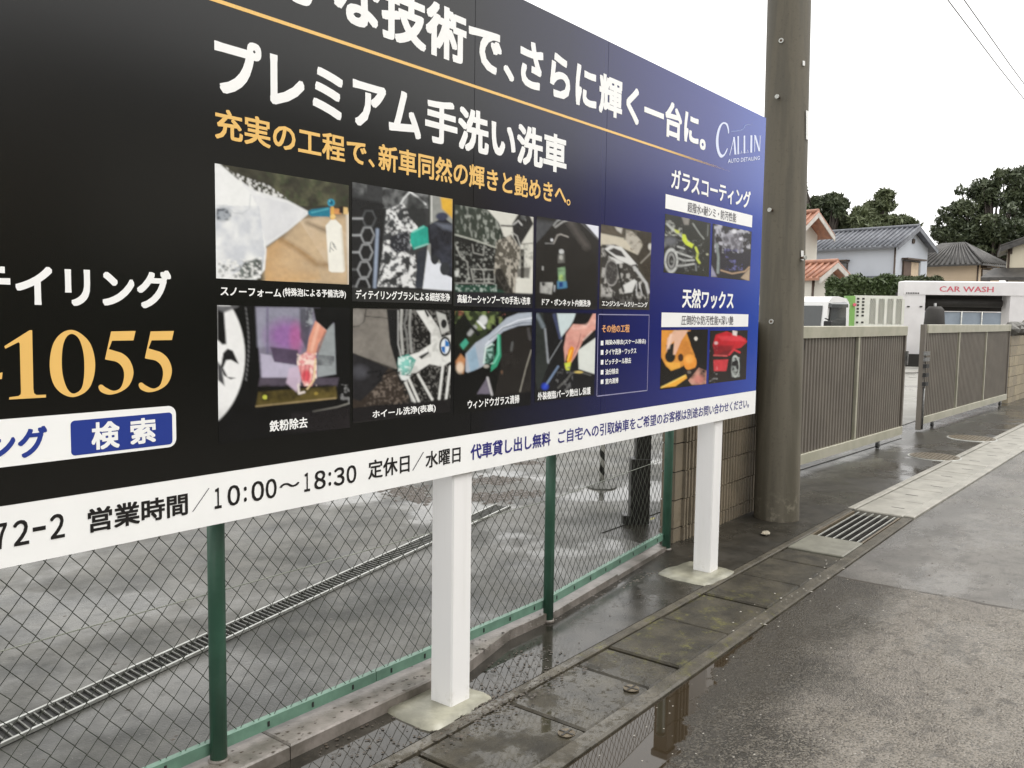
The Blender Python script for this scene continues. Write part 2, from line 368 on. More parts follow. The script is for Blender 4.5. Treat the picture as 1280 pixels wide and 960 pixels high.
for px, py, kind in ((977, 50, 1), (974, 121, 0), (966, 262, 0), (965, 402, 1), (1000, 322, 0)):
    p, nn = on_pole(px, py)
    if kind: MB().tube([p - nn * .01, p + nn * .006], .018, 12).build('bolt_socket', M_galv, pole)
    h = MB().tube([p - nn * .01, p + nn * (.008 if kind else .035)], .009, 8).build('step_bolt', M_rust, pole)
    if not kind: MB().tube([p + nn * .03, p + nn * .04], .016, 8).build('bolt_head', M_galv, h)
M_label = simple('white enamel plate', (.75, .75, .73), (.6, .6, .58), .3, 8)
for px, y0, y1, w in ((1007, 137, 173, .035), (1003, 76, 82, .02), (1001, 313, 325, .03)):
    a, na = on_pole(px, y0); b, nb = on_pole(px, y1); tv = np.cross(na, (0, 0, 1)) * w / 2
    MB().prism([a - tv, a + tv, b + tv, b - tv], na * .001, na * .004).build('number_plate', M_label, pole)

# ------------------------------------------------------------------ billboard
BD = 2.09                                                # front plane of the board
ZB, ZS, ZT = .906, 1.049, 2.703
BX0, BX1 = -.35, 5.142
n = N('printed film, black to blue'); X, Y, Z = n.xyz()
f = n.new('ShaderNodeValToRGB'); n.put(f.inputs[0], n.m2('ADD', n.ramp(X, 1.9, 5.2, 0, 1, False), n.m2('MULTIPLY', n.m2('SUBTRACT', Z, 1.8), .02)))
cr = f.color_ramp; cr.elements[0].position = 0; cr.elements[0].color = L4((14, 14, 12))
cr.elements[1].position = 1; cr.elements[1].color = L4((34, 70, 168))
for p_, c_ in ((.16, (15, 15, 17)), (.36, (20, 22, 54)), (.54, (27, 32, 96)), (.78, (32, 46, 130))):
    e = cr.elements.new(p_); e.color = L4(c_)
n.put(n.p.inputs['Coat Weight'], .0)
M_print = n.out(f.outputs[0], n.m2('ADD', n.m2('MULTIPLY', n.noise(.8, 4), .06), .17), n.bump(n.noise(1.2, 3, .5), .05, .02), 0.0, .5)
def flat(name, c, rough=.3): return simple(name, tuple(lin(c)), tuple(lin(c) * .96), rough, 6, rv=.04)
M_white = flat('white print', (240, 240, 238)); M_gold = flat('gold print', (232, 188, 108)); M_ink = flat('black ink', (26, 24, 24))
M_blue = flat('blue ink', (38, 58, 138)); M_navy = flat('navy ink', (44, 42, 120)); M_grey = flat('grey ink', (95, 93, 98))
M_orange = flat('orange print', (225, 165, 110)); M_logo = flat('silver blue print', (214, 222, 246)); M_faint = flat('pale blue print', (110, 130, 190))
M_back = simple('bare aluminium sheet', (.5, .5, .5), (.4, .4, .4), .4, 4, metal=.5)
bb = thing('billboard', 'large black and blue car care billboard on two white posts', 'billboard', (0, BD, 0))
def P(pt, lift=0.0): return (pt[0], -lift, pt[2])        # board-local point
for a, b in ((BX0, 2.434), (2.434, 3.338), (3.338, BX1)):
    MB().box((a + .0012, 0, ZS), (b - .0012, .010, ZT)).build('printed_panel', M_print, bb)
MB().box((BX0, -.0004, ZB), (BX1, .010, ZS - .0005)).build('address_strip', M_white, bb)
fr = MB()
for z in (ZB + .02, 1.75, ZT - .06): fr.box((BX0 + .02, .0105, z), (BX1 - .02, .034, z + .04))
fr.build('back_rail', M_back, bb)
for x in (BX0 + .02, 1.0, BX1 - .06): MB().box((x, .0345, ZB + .02), (x + .04, .060, ZT - .02)).build('back_stile', M_back, bb)
n = N('white painted steel'); X, Y, Z = n.xyz()
c = n.mix(n.m2('MULTIPLY', n.ramp(Z, .10, 0), n.ramp(n.noise(25, 4, .7), .5, .75)), (.80, .79, .78, 1), (.55, .52, .46, 1))
c = n.mix(n.m2('MULTIPLY', n.ramp(n.noise(5, 4, .6, stretch=(3, 3, .3)), .5, .75), .25), c, (.62, .61, .58, 1))
M_post = n.out(c, .32)
def sign_post(x0, x1, y0, y1, label):
    b = MB(); t = .006                                    # square tube with rounded corners
    prof = [(x0 + t, y0), (x1 - t, y0), (x1, y0 + t), (x1, y1 - t), (x1 - t, y1), (x0 + t, y1), (x0, y1 - t), (x0, y0 + t)]
    b.prism([(x, y - BD, 0) for x, y in prof], (0, 0, -.05), (0, 0, 2.66))
    b.build('post', M_post, bb)
sign_post(2.353, 2.463, 2.102, 2.211, '')
sign_post(4.598, 4.708, 2.105, 2.214, '')
sign_post(0.10, .210, 2.102, 2.211, '')

# prints are laid a fraction of a millimetre proud of the panels
_txt = {}
def glyphs(s, bold, res=3):
    k = (s, bold, res)
    if k not in _txt:
        cu = bpy.data.curves.new('t', 'FONT'); cu.body = s; cu.resolution_u = res
        o = bpy.data.objects.new('t', cu); COL.objects.link(o)
        dg = bpy.context.evaluated_depsgraph_get(); dg.update()
        me = bpy.data.meshes.new_from_object(o.evaluated_get(dg))
        V = np.zeros(len(me.vertices) * 3); me.vertices.foreach_get('co', V); V = V.reshape(-1, 3)[:, :2].copy()
        F = [tuple(p.vertices) for p in me.polygons]
        bpy.data.objects.remove(o); bpy.data.meshes.remove(me); _txt[k] = (V, F)
    return _txt[k]
def lettering(s, Lx, Rx, T, B, m, bold=.0, lead='', lift=.0008, res=3, slope=0.0):
    """s: the words; Lx, Rx: pixels at their left and right ends; T, B: pixels at their top and bottom ink."""
    V, F = glyphs(s, bold, res)
    x0, x1 = yp(*Lx, BD)[0], yp(*Rx, BD)[0]; z1, z0 = yp(*T, BD)[2], yp(*B, BD)[2]
    mn = V.min(0) - bold; mx = V.max(0) + bold
    sx = (x1 - x0) / (mx[0] - mn[0]); sz = (z1 - z0) / (mx[1] - mn[1])
    if lead:
        V2, F = glyphs(lead + s, bold, res); V = V2; dxx = V.max(0)[0] + bold
        offx = x1 - dxx * sx
    else: offx = x0 - mn[0] * sx
    A = []; FF = []
    offs = [(0, 0)] if bold <= 0 else [(0, 0)] + [(bold * .92 * u_, bold * .92 * v_) for u_, v_ in ((1, 1), (.4, 1), (-.4, 1), (-1, 1), (-1, .4), (-1, -.4), (-1, -1), (-.4, -1), (.4, -1), (1, -1), (1, -.4), (1, .4))][:12 if bold > .02 and res > 2 else 0] + ([] if bold > .02 and res > 2 else [(bold, bold * .7), (-bold, bold * .7), (bold, -bold * .7), (-bold, -bold * .7)])
    for i, (ox, oz) in enumerate(offs):
        b = len(A)
        for v in V: A.append((offx + (v[0] + ox) * sx, -(lift + i * .00003), z0 + (v[1] + oz - mn[1]) * sz + slope * (offx + (v[0] + ox) * sx - x0)))
        FF += [tuple(b + j for j in f) for f in F]
    me = bpy.data.meshes.new('lettering'); me.from_pydata(A, [], FF); me.materials.append(m); me.update()
    return link('lettering', me, bb)
def patch(name, pts, m, lift=.0007, holes=None):         # filled outline traced on the board (pixels), optional hole
    cu = bpy.data.curves.new('p', 'CURVE'); cu.dimensions = '2D'; cu.fill_mode = 'FRONT'
    for loop in [pts] + (holes or []):
        sp = cu.splines.new('POLY'); sp.points.add(len(loop) - 1); sp.use_cyclic_u = True
        for i, q in enumerate(loop):
            w = yp(q[0], q[1], BD) if len(q) == 2 else q; sp.points[i].co = (w[0], w[2], 0, 1)
    o = bpy.data.objects.new('p', cu); COL.objects.link(o)
    dg = bpy.context.evaluated_depsgraph_get(); dg.update()
    me0 = bpy.data.meshes.new_from_object(o.evaluated_get(dg))
    V = [(v.co.x, -lift, v.co.y) for v in me0.vertices]; F = [tuple(p.vertices) for p in me0.polygons]
    bpy.data.objects.remove(o); bpy.data.meshes.remove(me0)
    me = bpy.data.meshes.new(name); me.from_pydata(V, [], F); me.materials.append(m); me.update()
    return link(name, me, bb)
def smooth(pts, n=6):                                    # closed Catmull-Rom through traced points
    out = []; K = len(pts); p = [np.array(q, float) for q in pts]
    for i in range(K):
        a, b, c, d = p[i - 1], p[i], p[(i + 1) % K], p[(i + 2) % K]
        for k in range(n):
            t = k / n; out.append(tuple(.5 * ((2 * b) + (c - a) * t + (2 * a - 5 * b + 4 * c - d) * t * t + (3 * b - a - 3 * c + d) * t ** 3)))
    return out
def zm(x0, y0, s): return lambda pts: [(x0 + x * s, y0 + y * s) for x, y in pts]

BIG = .034; MED = .022; SM = .03
# headline
lettering('技術で', (476.5, 30), (627, 60), (543, 1.5), (572, 80), M_white, BIG, lead='確かな')
lettering('、', (629, 90), (642.5, 92), (633, 81.5), (638, 102), M_white, BIG)
lettering('さらに', (650, 80), (746, 95), (664.4, 51.9), (675, 115), M_white, BIG)
lettering('輝く一台に', (748.5, 120), (873.3, 165), (757, 92), (775, 149.8), M_white, BIG)
lettering('。', (874.4, 180), (881.9, 180), (878, 173.8), (878, 187.5), M_white, BIG)
lettering('プレミアム', (267.5, 60), (526, 160), (322, 55), (425, 151.6), M_white, BIG)
lettering('手洗い洗車', (531, 151), (708, 200), (694.8, 167.5), (694.8, 215.5), M_white, BIG)
lettering('充実の工程で', (268.6, 170), (457.8, 190), (321, 145.4), (335, 185.3), M_gold, MED)
lettering('、', (460.3, 204), (468, 204), (464, 199.4), (464, 208.8), M_gold, MED)
lettering('新車同然の輝きと艶めきへ', (472.8, 200), (707.5, 250), (510.3, 187.1), (511, 219.4), M_gold, MED)
lettering('。', (708, 253), (712.8, 253), (710, 249), (710, 256.9), M_gold, .01)
# gold rule, fading at its right end
n = N('gold rule print'); X, Y, Z = n.xyz()
n.put(n.p.inputs['Alpha'], n.ramp(X, 4.72, 3.7, 0, 1)); M_rule = n.out(M_gold and (*lin((232, 188, 108)), 1), .3)
zt, zb = yp(380, 34.8, BD)[2], yp(380, 39.3, BD)[2]
MB().add([(BX0 + .3, -.0007, zb), (4.75, -.0007, zb), (4.75, -.0007, zt), (BX0 + .3, -.0007, zt)], [(0, 1, 2, 3)]).build('gold_rule', M_rule, bb, fix=False)
# left: shop name, telephone number, search box
lettering('イリング', (18.8, 355), (213.8, 360), (60, 330.3), (184.7, 385.4), M_white, BIG, lead='ディテ')
q = zm(0, 390, .21878)
patch('lettering', q([(24, 195), (30, 210), (105, 172), (112, 180), (119, 455), (117, 470), (104, 480), (52, 487), (52, 500), (262, 488), (262, 472), (208, 474), (194, 464), (190, 440), (183, 104), (168, 104)]), M_gold)
patch('lettering', q(smooth([(408, 102), (470, 130), (520, 190), (543, 290), (530, 390), (490, 455), (415, 486), (345, 460), (300, 400), (283, 300), (300, 190), (345, 125)])), M_gold,
      holes=[q(smooth([(410, 125), (448, 150), (472, 215), (481, 290), (478, 380), (462, 440), (420, 466), (385, 440), (360, 370), (352, 290), (358, 200), (378, 145)]))])
def five(dx, dy, k=1.0):
    pts = [(634, 111), (774, 108), (762, 162), (640, 164), (621, 212)] + smooth([(621, 212), (690, 232), (740, 275), (762, 345), (740, 415), (690, 455), (625, 472), (575, 455), (562, 425), (580, 415), (605, 432), (650, 450), (690, 430), (708, 370), (700, 320), (665, 285), (590, 264)], 5)[5:-5]
    return [(x + dx * 1.0, y + dy) for x, y in [(634 + (a - 634) * k, b) for a, b in pts]]
patch('lettering', q(five(0, 0)), M_gold)
patch('lettering', q([(a + 226 + (a - 634) * -.05, 108 + (b - 108) * .962) for a, b in five(0, 0)]), M_gold)
patch('lettering', q([(-60, 358), (14, 345), (10, 382), (-60, 392)]), M_gold)
def rrect(tl, tr, br, bl, rad, m, name, lift):            # rounded rectangle from its four pixels
    xs0 = (yp(*tl, BD)[0] + yp(*bl, BD)[0]) / 2; xs1 = (yp(*tr, BD)[0] + yp(*br, BD)[0]) / 2
    z1 = (yp(*tl, BD)[2] + yp(*tr, BD)[2]) / 2; z0 = (yp(*bl, BD)[2] + yp(*br, BD)[2]) / 2; pts = []
    for cx_, cz, a0 in ((xs1 - rad, z1 - rad, 0), (xs0 + rad, z1 - rad, 90), (xs0 + rad, z0 + rad, 180), (xs1 - rad, z0 + rad, 270)):
        for k in range(7):
            t = math.radians(a0 + 15 * k); pts.append((cx_ + rad * math.cos(t), 0, cz + rad * math.sin(t)))
    return patch(name, pts, m, lift), (xs0, xs1, z0, z1)
rrect((-345, 548), (220, 509.5), (220, 561.5), (-345, 621), .022, M_white, 'search_box', .0007)
rrect((88, 526.7), (215, 514.7), (215.3, 554.5), (88.6, 570.5), .010, M_blue, 'search_button', .0011)
lettering('検', (113.8, 545), (149.2, 545), (131, 526.8), (131, 561.3), M_white, .03, lift=.0015)
lettering('索', (162.4, 540), (194.3, 540), (178.3, 522.4), (178.3, 554.5), M_white, .03, lift=.0015)
lettering('グ', (21.9, 550), (59, 550), (52.5, 532.2), (32.8, 572), M_blue, .03, lead='ディテイリン', lift=.0011)
# bottom strip
def digits(items, T, B, m, bold=.02):
    for ch, a, b, *tb in items:
        t_, b_ = tb if tb else (T, B)
        lettering(ch, (a, t_[1]), (b, b_[1]), t_, b_, m, bold, lift=.0012)
T0, B0 = (275, 608.9), (275, 635.2)
digits([('１', 267.8, 276.8), ('０', 284, 300), ('０', 314, 330), ('０', 331.8, 345.8), ('１', 380, 387.4), ('８', 392.6, 407), ('３', 417, 430.5), ('０', 433, 445.2)], T0, B0, M_ink)
for a, b in ((304.5, 308.2), (410.3, 413.8)): lettering(':', (a, 612), (b, 612), (275, 613.5), (275, 633), M_ink, .01, lift=.0012)
lettering('〜', (349, 600), (374, 600), (275, 618), (275, 625), M_ink, .015, lift=.0012)
digits([('７', -9, 9), ('２', 15.6, 36.2), ('２', 62, 81)], (72, 641.9), (72, 673), M_ink)
lettering('－', (40.6, 660), (57, 660), (48, 658.2), (48, 663.4), M_ink, .0, lift=.0012)
lettering('営業時間', (109.5, 650), (234.4, 620), (125, 633.6), (116, 665.5), M_ink, .024, lift=.0012)
for a, b, T_, B_ in ((240, 261.4, (261, 610), (240, 639.5)), (515, 529.5, (529, 565), (515, 588))):
    patch('lettering', [(B_[0], B_[1]), (B_[0] + 1.3, B_[1]), (T_[0] + .6, T_[1]), (T_[0] - .6, T_[1])], M_grey, .0012)
lettering('定休日', (460, 590), (511.8, 580), (467.5, 574.5), (465, 598.8), M_ink, .02, lift=.0012)
lettering('水曜日', (531.8, 575), (575.5, 565), (538, 563.6), (538, 584.6), M_ink, .02, lift=.0012)
lettering('代車貸し出し無料', (588, 565), (688, 548), (593, 555), (593, 574.6), M_navy, .024, lift=.0012)
lettering('ご自宅への引取納車をご希望のお客様は別途お問い合わせください。', (697.5, 543), (936, 505), (713, 535.3), (713, 552), M_navy, .018, lift=.0012)
# captions
CAP = dict(lift=.0016, res=2)
def cap(s, a, b, T, B, m=M_white, bold=.026): lettering(s, a, b, T, B, m, bold, **CAP)

# ------------------------------------------------------------------ the printed pictures: a fine grid of inked points
n = N('photo print'); at_n = n.new('ShaderNodeVertexColor'); at_n.layer_name = 'ink'
M_photo = n.out(at_n.outputs['Color'], n.m2('ADD', n.m2('MULTIPLY', n.noise(2, 3), .05), .22), None, 0.0, .4)
def vnoise(x, y, sc, seed):
    g = np.random.default_rng(seed).random((64, 64)); x = x * sc + 17.3; y = y * sc + 5.7
    xi = np.floor(x).astype(int); yi = np.floor(y).astype(int); fx = x - xi; fy = y - yi
    fx = fx * fx * (3 - 2 * fx); fy = fy * fy * (3 - 2 * fy); G = lambda a, b: g[a % 64, b % 64]
    return (G(xi, yi) * (1 - fx) + G(xi + 1, yi) * fx) * (1 - fy) + (G(xi, yi + 1) * (1 - fx) + G(xi + 1, yi + 1) * fx) * fy
def fbm(x, y, sc, seed, o=3):
    s = 0; a = .5; t = 0
    for i in range(o): s = s + a * vnoise(x, y, sc * 2 ** i, seed + i); t += a; a *= .5
    return s / t
class Pic:
    def __init__(s, tl, tr, br, bl, org, sc, bg, step=1.0):
        s.x0 = (yp(*tl, BD)[0] + yp(*bl, BD)[0]) / 2; s.x1 = (yp(*tr, BD)[0] + yp(*br, BD)[0]) / 2
        s.z1 = (yp(*tl, BD)[2] + yp(*tr, BD)[2]) / 2; s.z0 = (yp(*bl, BD)[2] + yp(*br, BD)[2]) / 2
        s.nx = int(abs(tr[0] - tl[0]) / step); s.nz = int((abs(bl[1] - tl[1]) + abs(br[1] - tr[1])) / 2 / step)
        gx, gz = np.meshgrid(np.linspace(s.x0, s.x1, s.nx + 1), np.linspace(s.z1, s.z0, s.nz + 1))
        s.gx, s.gz = gx, gz
        px, py = proj(np.stack([gx, np.full_like(gx, BD), gz], -1))
        s.X = (px - org[0]) / sc; s.Y = (py - org[1]) / sc    # coordinates in which the picture was traced
        s.C = np.zeros(gx.shape + (3,)) + lin(bg)
        s.org, s.sc = org, sc
    def put(s, mask, c, a=1.0):
        m = (np.clip(mask, 0, 1) * a)[..., None]; s.C = s.C * (1 - m) + lin(c) * m; return s
    def poly(s, pts, c, soft=3.0, a=1.0):
        x, y = s.X, s.Y; ins = np.zeros(x.shape, bool); d = np.full(x.shape, 1e9); K = len(pts)
        for i in range(K):
            (xa, ya), (xb, yb) = pts[i], pts[(i + 1) % K]
            cr = ((ya > y) != (yb > y)) & (x < (xb - xa) * (y - ya) / ((yb - ya) or 1e-9) + xa); ins ^= cr
            L2 = (xb - xa) ** 2 + (yb - ya) ** 2 or 1e-9
            t = np.clip(((x - xa) * (xb - xa) + (y - ya) * (yb - ya)) / L2, 0, 1)
            d = np.minimum(d, np.hypot(x - xa - t * (xb - xa), y - ya - t * (yb - ya)))
        return s.put(.5 + np.where(ins, d, -d) / soft, c, a)
    def line(s, pts, w, c, soft=3.0, a=1.0):
        d = np.full(s.X.shape, 1e9)
        for (xa, ya), (xb, yb) in zip(pts[:-1], pts[1:]):
            L2 = (xb - xa) ** 2 + (yb - ya) ** 2 or 1e-9
            t = np.clip(((s.X - xa) * (xb - xa) + (s.Y - ya) * (yb - ya)) / L2, 0, 1)
            d = np.minimum(d, np.hypot(s.X - xa - t * (xb - xa), s.Y - ya - t * (yb - ya)))
        return s.put(.5 + (w / 2 - d) / soft, c, a)
    def ell(s, cx, cy, rx, ry, c, a=1.0, soft=.15):
        return s.put((1 - np.hypot((s.X - cx) / rx, (s.Y - cy) / ry)) / soft + .5, c, a)
    def ring(s, cx, cy, rx, ry, w, c, a=1.0):
        r = np.hypot((s.X - cx) / rx, (s.Y - cy) / ry); return s.put((w - np.abs(r - 1)) / (w * .6), c, a)
    def grain(s, sc, lo, hi, c, seed=1, a=1.0, box=None, st=(1, 1), o=3):
        f = fbm(s.X * st[0], s.Y * st[1], sc, seed, o); m = ((f - (lo + hi) / 2) / ((hi - lo) * 2.0) + .5) * .85
        if box: m = np.clip(m, 0, 1) * ((s.X > box[0]) & (s.Y > box[1]) & (s.X < box[2]) & (s.Y < box[3]))
        return s.put(m, c, a)
    def inpoly(s, pts, sc, lo, hi, c, seed=1, a=1.0, st=(1, 1)):
        keep = s.C.copy(); s.C[:] = 0; s.poly(pts, (255, 255, 255)); m = s.C[..., 0].copy(); s.C = keep
        f = fbm(s.X * st[0], s.Y * st[1], sc, seed, 3); return s.put(np.clip((f - (lo + hi) / 2) / ((hi - lo) * 1.8) + .5, 0, 1) * .9 * m, c, a)
    def done(s):
        f = (fbm(s.X, s.Y, .008, 77) - .5) * .5 + (fbm(s.X, s.Y, .045, 78) - .5) * .45 + (fbm(s.X, s.Y, .16, 79, 2) - .5) * .10
        lum = s.C.mean(-1); s.C = s.C * (1 + f * (1 - .8 * np.clip(lum * 1.6, 0, 1)))[..., None]; k = np.array([.22, .56, .22])
        for ax_ in (0, 1):
            q_ = np.pad(s.C, [(1, 1) if i == ax_ else (0, 0) for i in range(3)], mode='edge')
            s.C = sum(w_ * np.take(q_, np.arange(j, j + s.C.shape[ax_]), ax_) for j, w_ in enumerate(k))
        s.C = np.clip(s.C * .92, .004, .9)
        V = np.stack([s.gx, np.full_like(s.gx, -.0007), s.gz], -1).reshape(-1, 3); w = s.nx + 1
        i = np.arange(s.nz)[:, None] * w + np.arange(s.nx)[None, :]
        Q = np.stack([i, i + w, i + w + 1, i + 1], -1).reshape(-1, 4)
        o = npmesh('printed_picture', V, Q, M_photo, bb)
        at_ = o.data.color_attributes.new('ink', 'FLOAT_COLOR', 'POINT')
        c = np.concatenate([s.C.reshape(-1, 3), np.ones((len(V), 1))], 1); at_.data.foreach_set('color', c.astype(np.float32).ravel())
        return o
# foam being sprayed over a car
p = Pic((267.8, 198.6), (436.8, 236.5), (435, 356), (270.5, 347.5), (260, 190), .17715, (74, 72, 58), 1.05)
p.grain(.012, .35, .7, (44, 43, 36), 3).grain(.02, .55, .8, (120, 122, 92), 8, .8, (400, 100, 900, 380)).grain(.03, .6, .8, (62, 78, 48), 9, .8, (300, 60, 990, 380))
p.poly([(640, 470), (1000, 440), (1000, 950), (400, 930), (380, 700), (520, 600)], (196, 172, 140), 60)
p.inpoly([(400, 690), (520, 600), (760, 760), (800, 900), (400, 930)], .008, .25, .75, (206, 164, 112), 5)
p.inpoly([(640, 480), (840, 450), (1000, 600), (1000, 800), (840, 790)], .01, .3, .8, (214, 196, 172), 6)
p.line([(520, 620), (640, 690), (760, 790), (860, 800)], 26, (140, 108, 70), 40, .7).line([(700, 500), (840, 560)], 24, (120, 104, 84), 30, .8)
p.line([(985, 440), (1000, 940)], 22, (222, 216, 204), 18)
p.poly([(44, 50), (190, 180), (330, 270), (560, 340), (705, 418), (705, 440), (560, 560), (410, 665), (300, 660), (300, 300)], (228, 229, 230), 10)
p.inpoly([(300, 300), (560, 360), (690, 430), (540, 560), (410, 640)], .012, .3, .8, (208, 209, 214), 12)
p.inpoly([(120, 100), (240, 170), (420, 230), (560, 330), (330, 290), (190, 200)], .06, .5, .6, (238, 238, 236), 13)
p.poly([(40, 50), (190, 180), (300, 290), (345, 380), (385, 560), (412, 690), (400, 830), (340, 900), (50, 900)], (238, 239, 238), 8)
p.inpoly([(50, 380), (360, 380), (400, 700), (380, 880), (50, 890)], .012, .42, .66, (196, 200, 208), 15, .9)
p.ell(105, 440, 55, 52, (150, 156, 164), .9, .5).inpoly([(60, 400), (160, 400), (160, 480), (60, 480)], .05, .5, .6, (70, 74, 80), 16)
p.line([(60, 378), (130, 375), (180, 430), (240, 435), (290, 400), (300, 300)], 7, (186, 190, 194), 8, .7)
p.poly([(200, 860), (250, 790), (340, 750), (382, 770), (370, 830), (320, 885), (240, 895)], (110, 116, 112), 14)
p.inpoly([(60, 780), (380, 760), (380, 890), (60, 890)], .045, .5, .62, (64, 68, 66), 17, .8)
p.inpoly([(60, 760), (380, 740), (380, 890), (60, 890)], .06, .55, .65, (240, 240, 238), 18)
p.poly([(702, 420), (730, 405), (860, 388), (862, 458), (730, 455), (706, 440)], (38, 122, 146), 5).line([(730, 428), (850, 400)], 8, (90, 176, 190), 6)
p.ell(868, 358, 26, 27, (52, 150, 178)).ell(868, 358, 14, 15, (20, 90, 116)).ell(858, 348, 5, 5, (150, 220, 230))
p.poly([(862, 395), (940, 402), (940, 438), (862, 440)], (214, 150, 92), 5).poly([(868, 385), (886, 385), (892, 480), (866, 480)], (226, 178, 92), 5).ell(880, 455, 20, 14, (240, 204, 130))
p.poly([(925, 385), (965, 385), (965, 435), (925, 430)], (46, 34, 28), 6).poly([(955, 388), (985, 392), (988, 442), (955, 438)], (222, 190, 130), 5)
p.poly([(866, 478), (900, 478), (942, 520), (966, 838), (950, 850), (870, 848), (852, 838), (830, 520)], (240, 238, 228), 5)
p.line([(940, 540), (960, 830)], 10, (214, 208, 192), 14).line([(862, 640), (860, 705)], 5, (70, 74, 78), 3)
for a, b in ((885, 650), (896, 680), (878, 690), (892, 665)): p.line([(a - 14, b - 16), (a + 8, b + 6)], 4, (60, 64, 70), 3)
p.done()
cap('スノーフォーム', (275.2, 364), (351, 366), (280, 358.5), (280, 369.8)); cap('(特殊泡による予備洗浄)', (353, 366), (432, 368), (354, 359.6), (354, 371.6))

# brush on a foamy wheel
p = Pic((439.5, 227), (565.5, 249), (564.5, 382), (440, 374.5), (430, 220), .1771, (34, 34, 35), .95)
p.poly([(60, 40), (280, 80), (270, 190), (60, 150)], (60, 61, 62), 20).grain(.03, .5, .7, (120, 122, 122), 2, .8, (60, 40, 160, 150))
for cy in (300, 418, 538, 660, 780):
    cxh = 175 - (cy - 300) * .09; hexa = [(cxh + 48 * math.cos(t), cy + 62 * math.sin(t)) for t in [i * PI / 3 for i in range(7)]]
    p.line(hexa, 11, (150, 152, 154) if cy > 320 else (84, 86, 88), 6); p.line([(60, cy), (cxh - 46, cy)], 14, (164, 166, 168), 6, .9 if cy < 600 else .3)
p.poly([(285, 80), (600, 125), (600, 790), (230, 780), (262, 560), (290, 250)], (58, 59, 60), 10)
p.grain(.02, .4, .6, (150, 152, 152), 7, .8, (270, 80, 600, 230)).line([(385, 225), (420, 160), (465, 112), (520, 150), (575, 200)], 13, (220, 222, 222), 5)
p.poly([(450, 140), (560, 150), (580, 340), (500, 380), (440, 220)], (44, 46, 46), 20, .8)
F_ = [(300, 240), (420, 190), (470, 300), (520, 360), (500, 560), (540, 790), (235, 780), (270, 560)]
p.inpoly(F_, .022, .42, .50, (236, 237, 237), 21); p.inpoly(F_, .05, .52, .60, (60, 62, 64), 22)
p.poly([(330, 420), (450, 385), (470, 520), (370, 545), (320, 500)], (44, 45, 50), 12).grain(.07, .58, .66, (140, 142, 148), 23, .8, (330, 400, 470, 540))
p.line([(235, 380), (225, 600), (215, 790)], 22, (150, 162, 182), 14)
p.poly([(520, 540), (585, 500), (555, 790), (500, 790)], (52, 56, 64), 10)
p.poly([(600, 130), (765, 158), (765, 810), (555, 795), (590, 480), (600, 330)], (150, 152, 148), 6)
p.poly([(680, 150), (765, 160), (765, 300), (690, 230)], (226, 178, 62), 16).line([(600, 130), (600, 340)], 14, (60, 62, 60), 6).line([(618, 140), (618, 320)], 8, (220, 220, 216), 5)
p.poly([(590, 520), (620, 600), (690, 620), (765, 720), (765, 810), (555, 795)], (222, 226, 234), 8)
p.poly([(470, 400), (560, 350), (592, 365), (600, 480), (490, 520), (466, 470)], (42, 160, 142), 8).line([(485, 395), (560, 358)], 12, (120, 206, 190), 10).line([(500, 510), (590, 480)], 10, (150, 200, 190), 6)
p.poly([(590, 350), (700, 290), (765, 340), (765, 720), (720, 700), (670, 590), (640, 625), (610, 590), (610, 480), (596, 470)], (34, 35, 42), 8)
p.poly([(640, 330), (765, 345), (765, 385), (700, 375)], (120, 126, 140), 26, .8).inpoly([(600, 330), (765, 330), (765, 700), (640, 600)], .02, .5, .8, (76, 80, 94), 24, .7)
p.ell(640, 590, 26, 34, (48, 50, 54)).ell(710, 655, 34, 46, (50, 52, 56)).ell(690, 285, 44, 28, (60, 64, 84), 1, .4)
p.poly([(60, 785), (765, 815), (765, 915), (60, 885)], (48, 48, 47), 6)
p.done()
cap('ディテイリングブラシによる細部洗浄', (444.2, 368), (562, 373), (446, 361.7), (446, 373.7))

# sponge on a wet bonnet
p = Pic((567.5, 253), (667.5, 273.5), (664.8, 385.5), (566.5, 382), (560, 245), .15113, (40, 42, 38), .95)
Bn = [(60, 50), (280, 68), (420, 220), (460, 330), (400, 420), (60, 320)]
p.poly(Bn, (56, 62, 54), 10).inpoly(Bn, .05, .55, .64, (170, 174, 166), 31, .9, (1.2, .5)).inpoly(Bn, .03, .5, .7, (36, 48, 40), 32, .7)
p.poly([(60, 330), (390, 430), (400, 800), (60, 790)], (30, 31, 30), 8).line([(60, 320), (220, 365), (390, 425)], 11, (184, 186, 176), 6)
for a in ([(60, 400), (100, 500), (160, 545), (170, 690)], [(200, 400), (210, 470), (290, 490), (300, 410)], [(240, 560), (290, 620), (300, 700)], [(60, 720), (380, 722)], [(190, 605), (380, 610), (385, 690), (205, 690), (190, 605)]): p.line(a, 8, (176, 176, 170), 6, .8)
p.grain(.05, .58, .66, (170, 172, 166), 33, .8, (60, 380, 390, 720)).poly([(60, 735), (400, 740), (560, 800), (60, 790)], (40, 74, 60), 10).grain(.05, .56, .62, (190, 204, 196), 34, .8, (60, 730, 400, 790))
p.poly([(54, 620), (92, 612), (86, 660), (60, 670)], (220, 222, 218), 6, .8)
p.poly([(285, 65), (705, 120), (700, 810), (555, 800), (570, 420), (460, 330), (420, 220)], (216, 215, 206), 8)
p.line([(440, 245), (530, 250)], 14, (70, 70, 66), 5).line([(590, 400), (700, 390)], 8, (120, 118, 110), 6).poly([(598, 440), (630, 440), (628, 680), (600, 680)], (46, 44, 42), 6)
p.poly([(640, 590), (680, 590), (670, 680), (560, 670), (580, 600)], (60, 58, 54), 16, .8).grain(.03, .52, .62, (130, 130, 122), 35, .7, (585, 380, 700, 600))
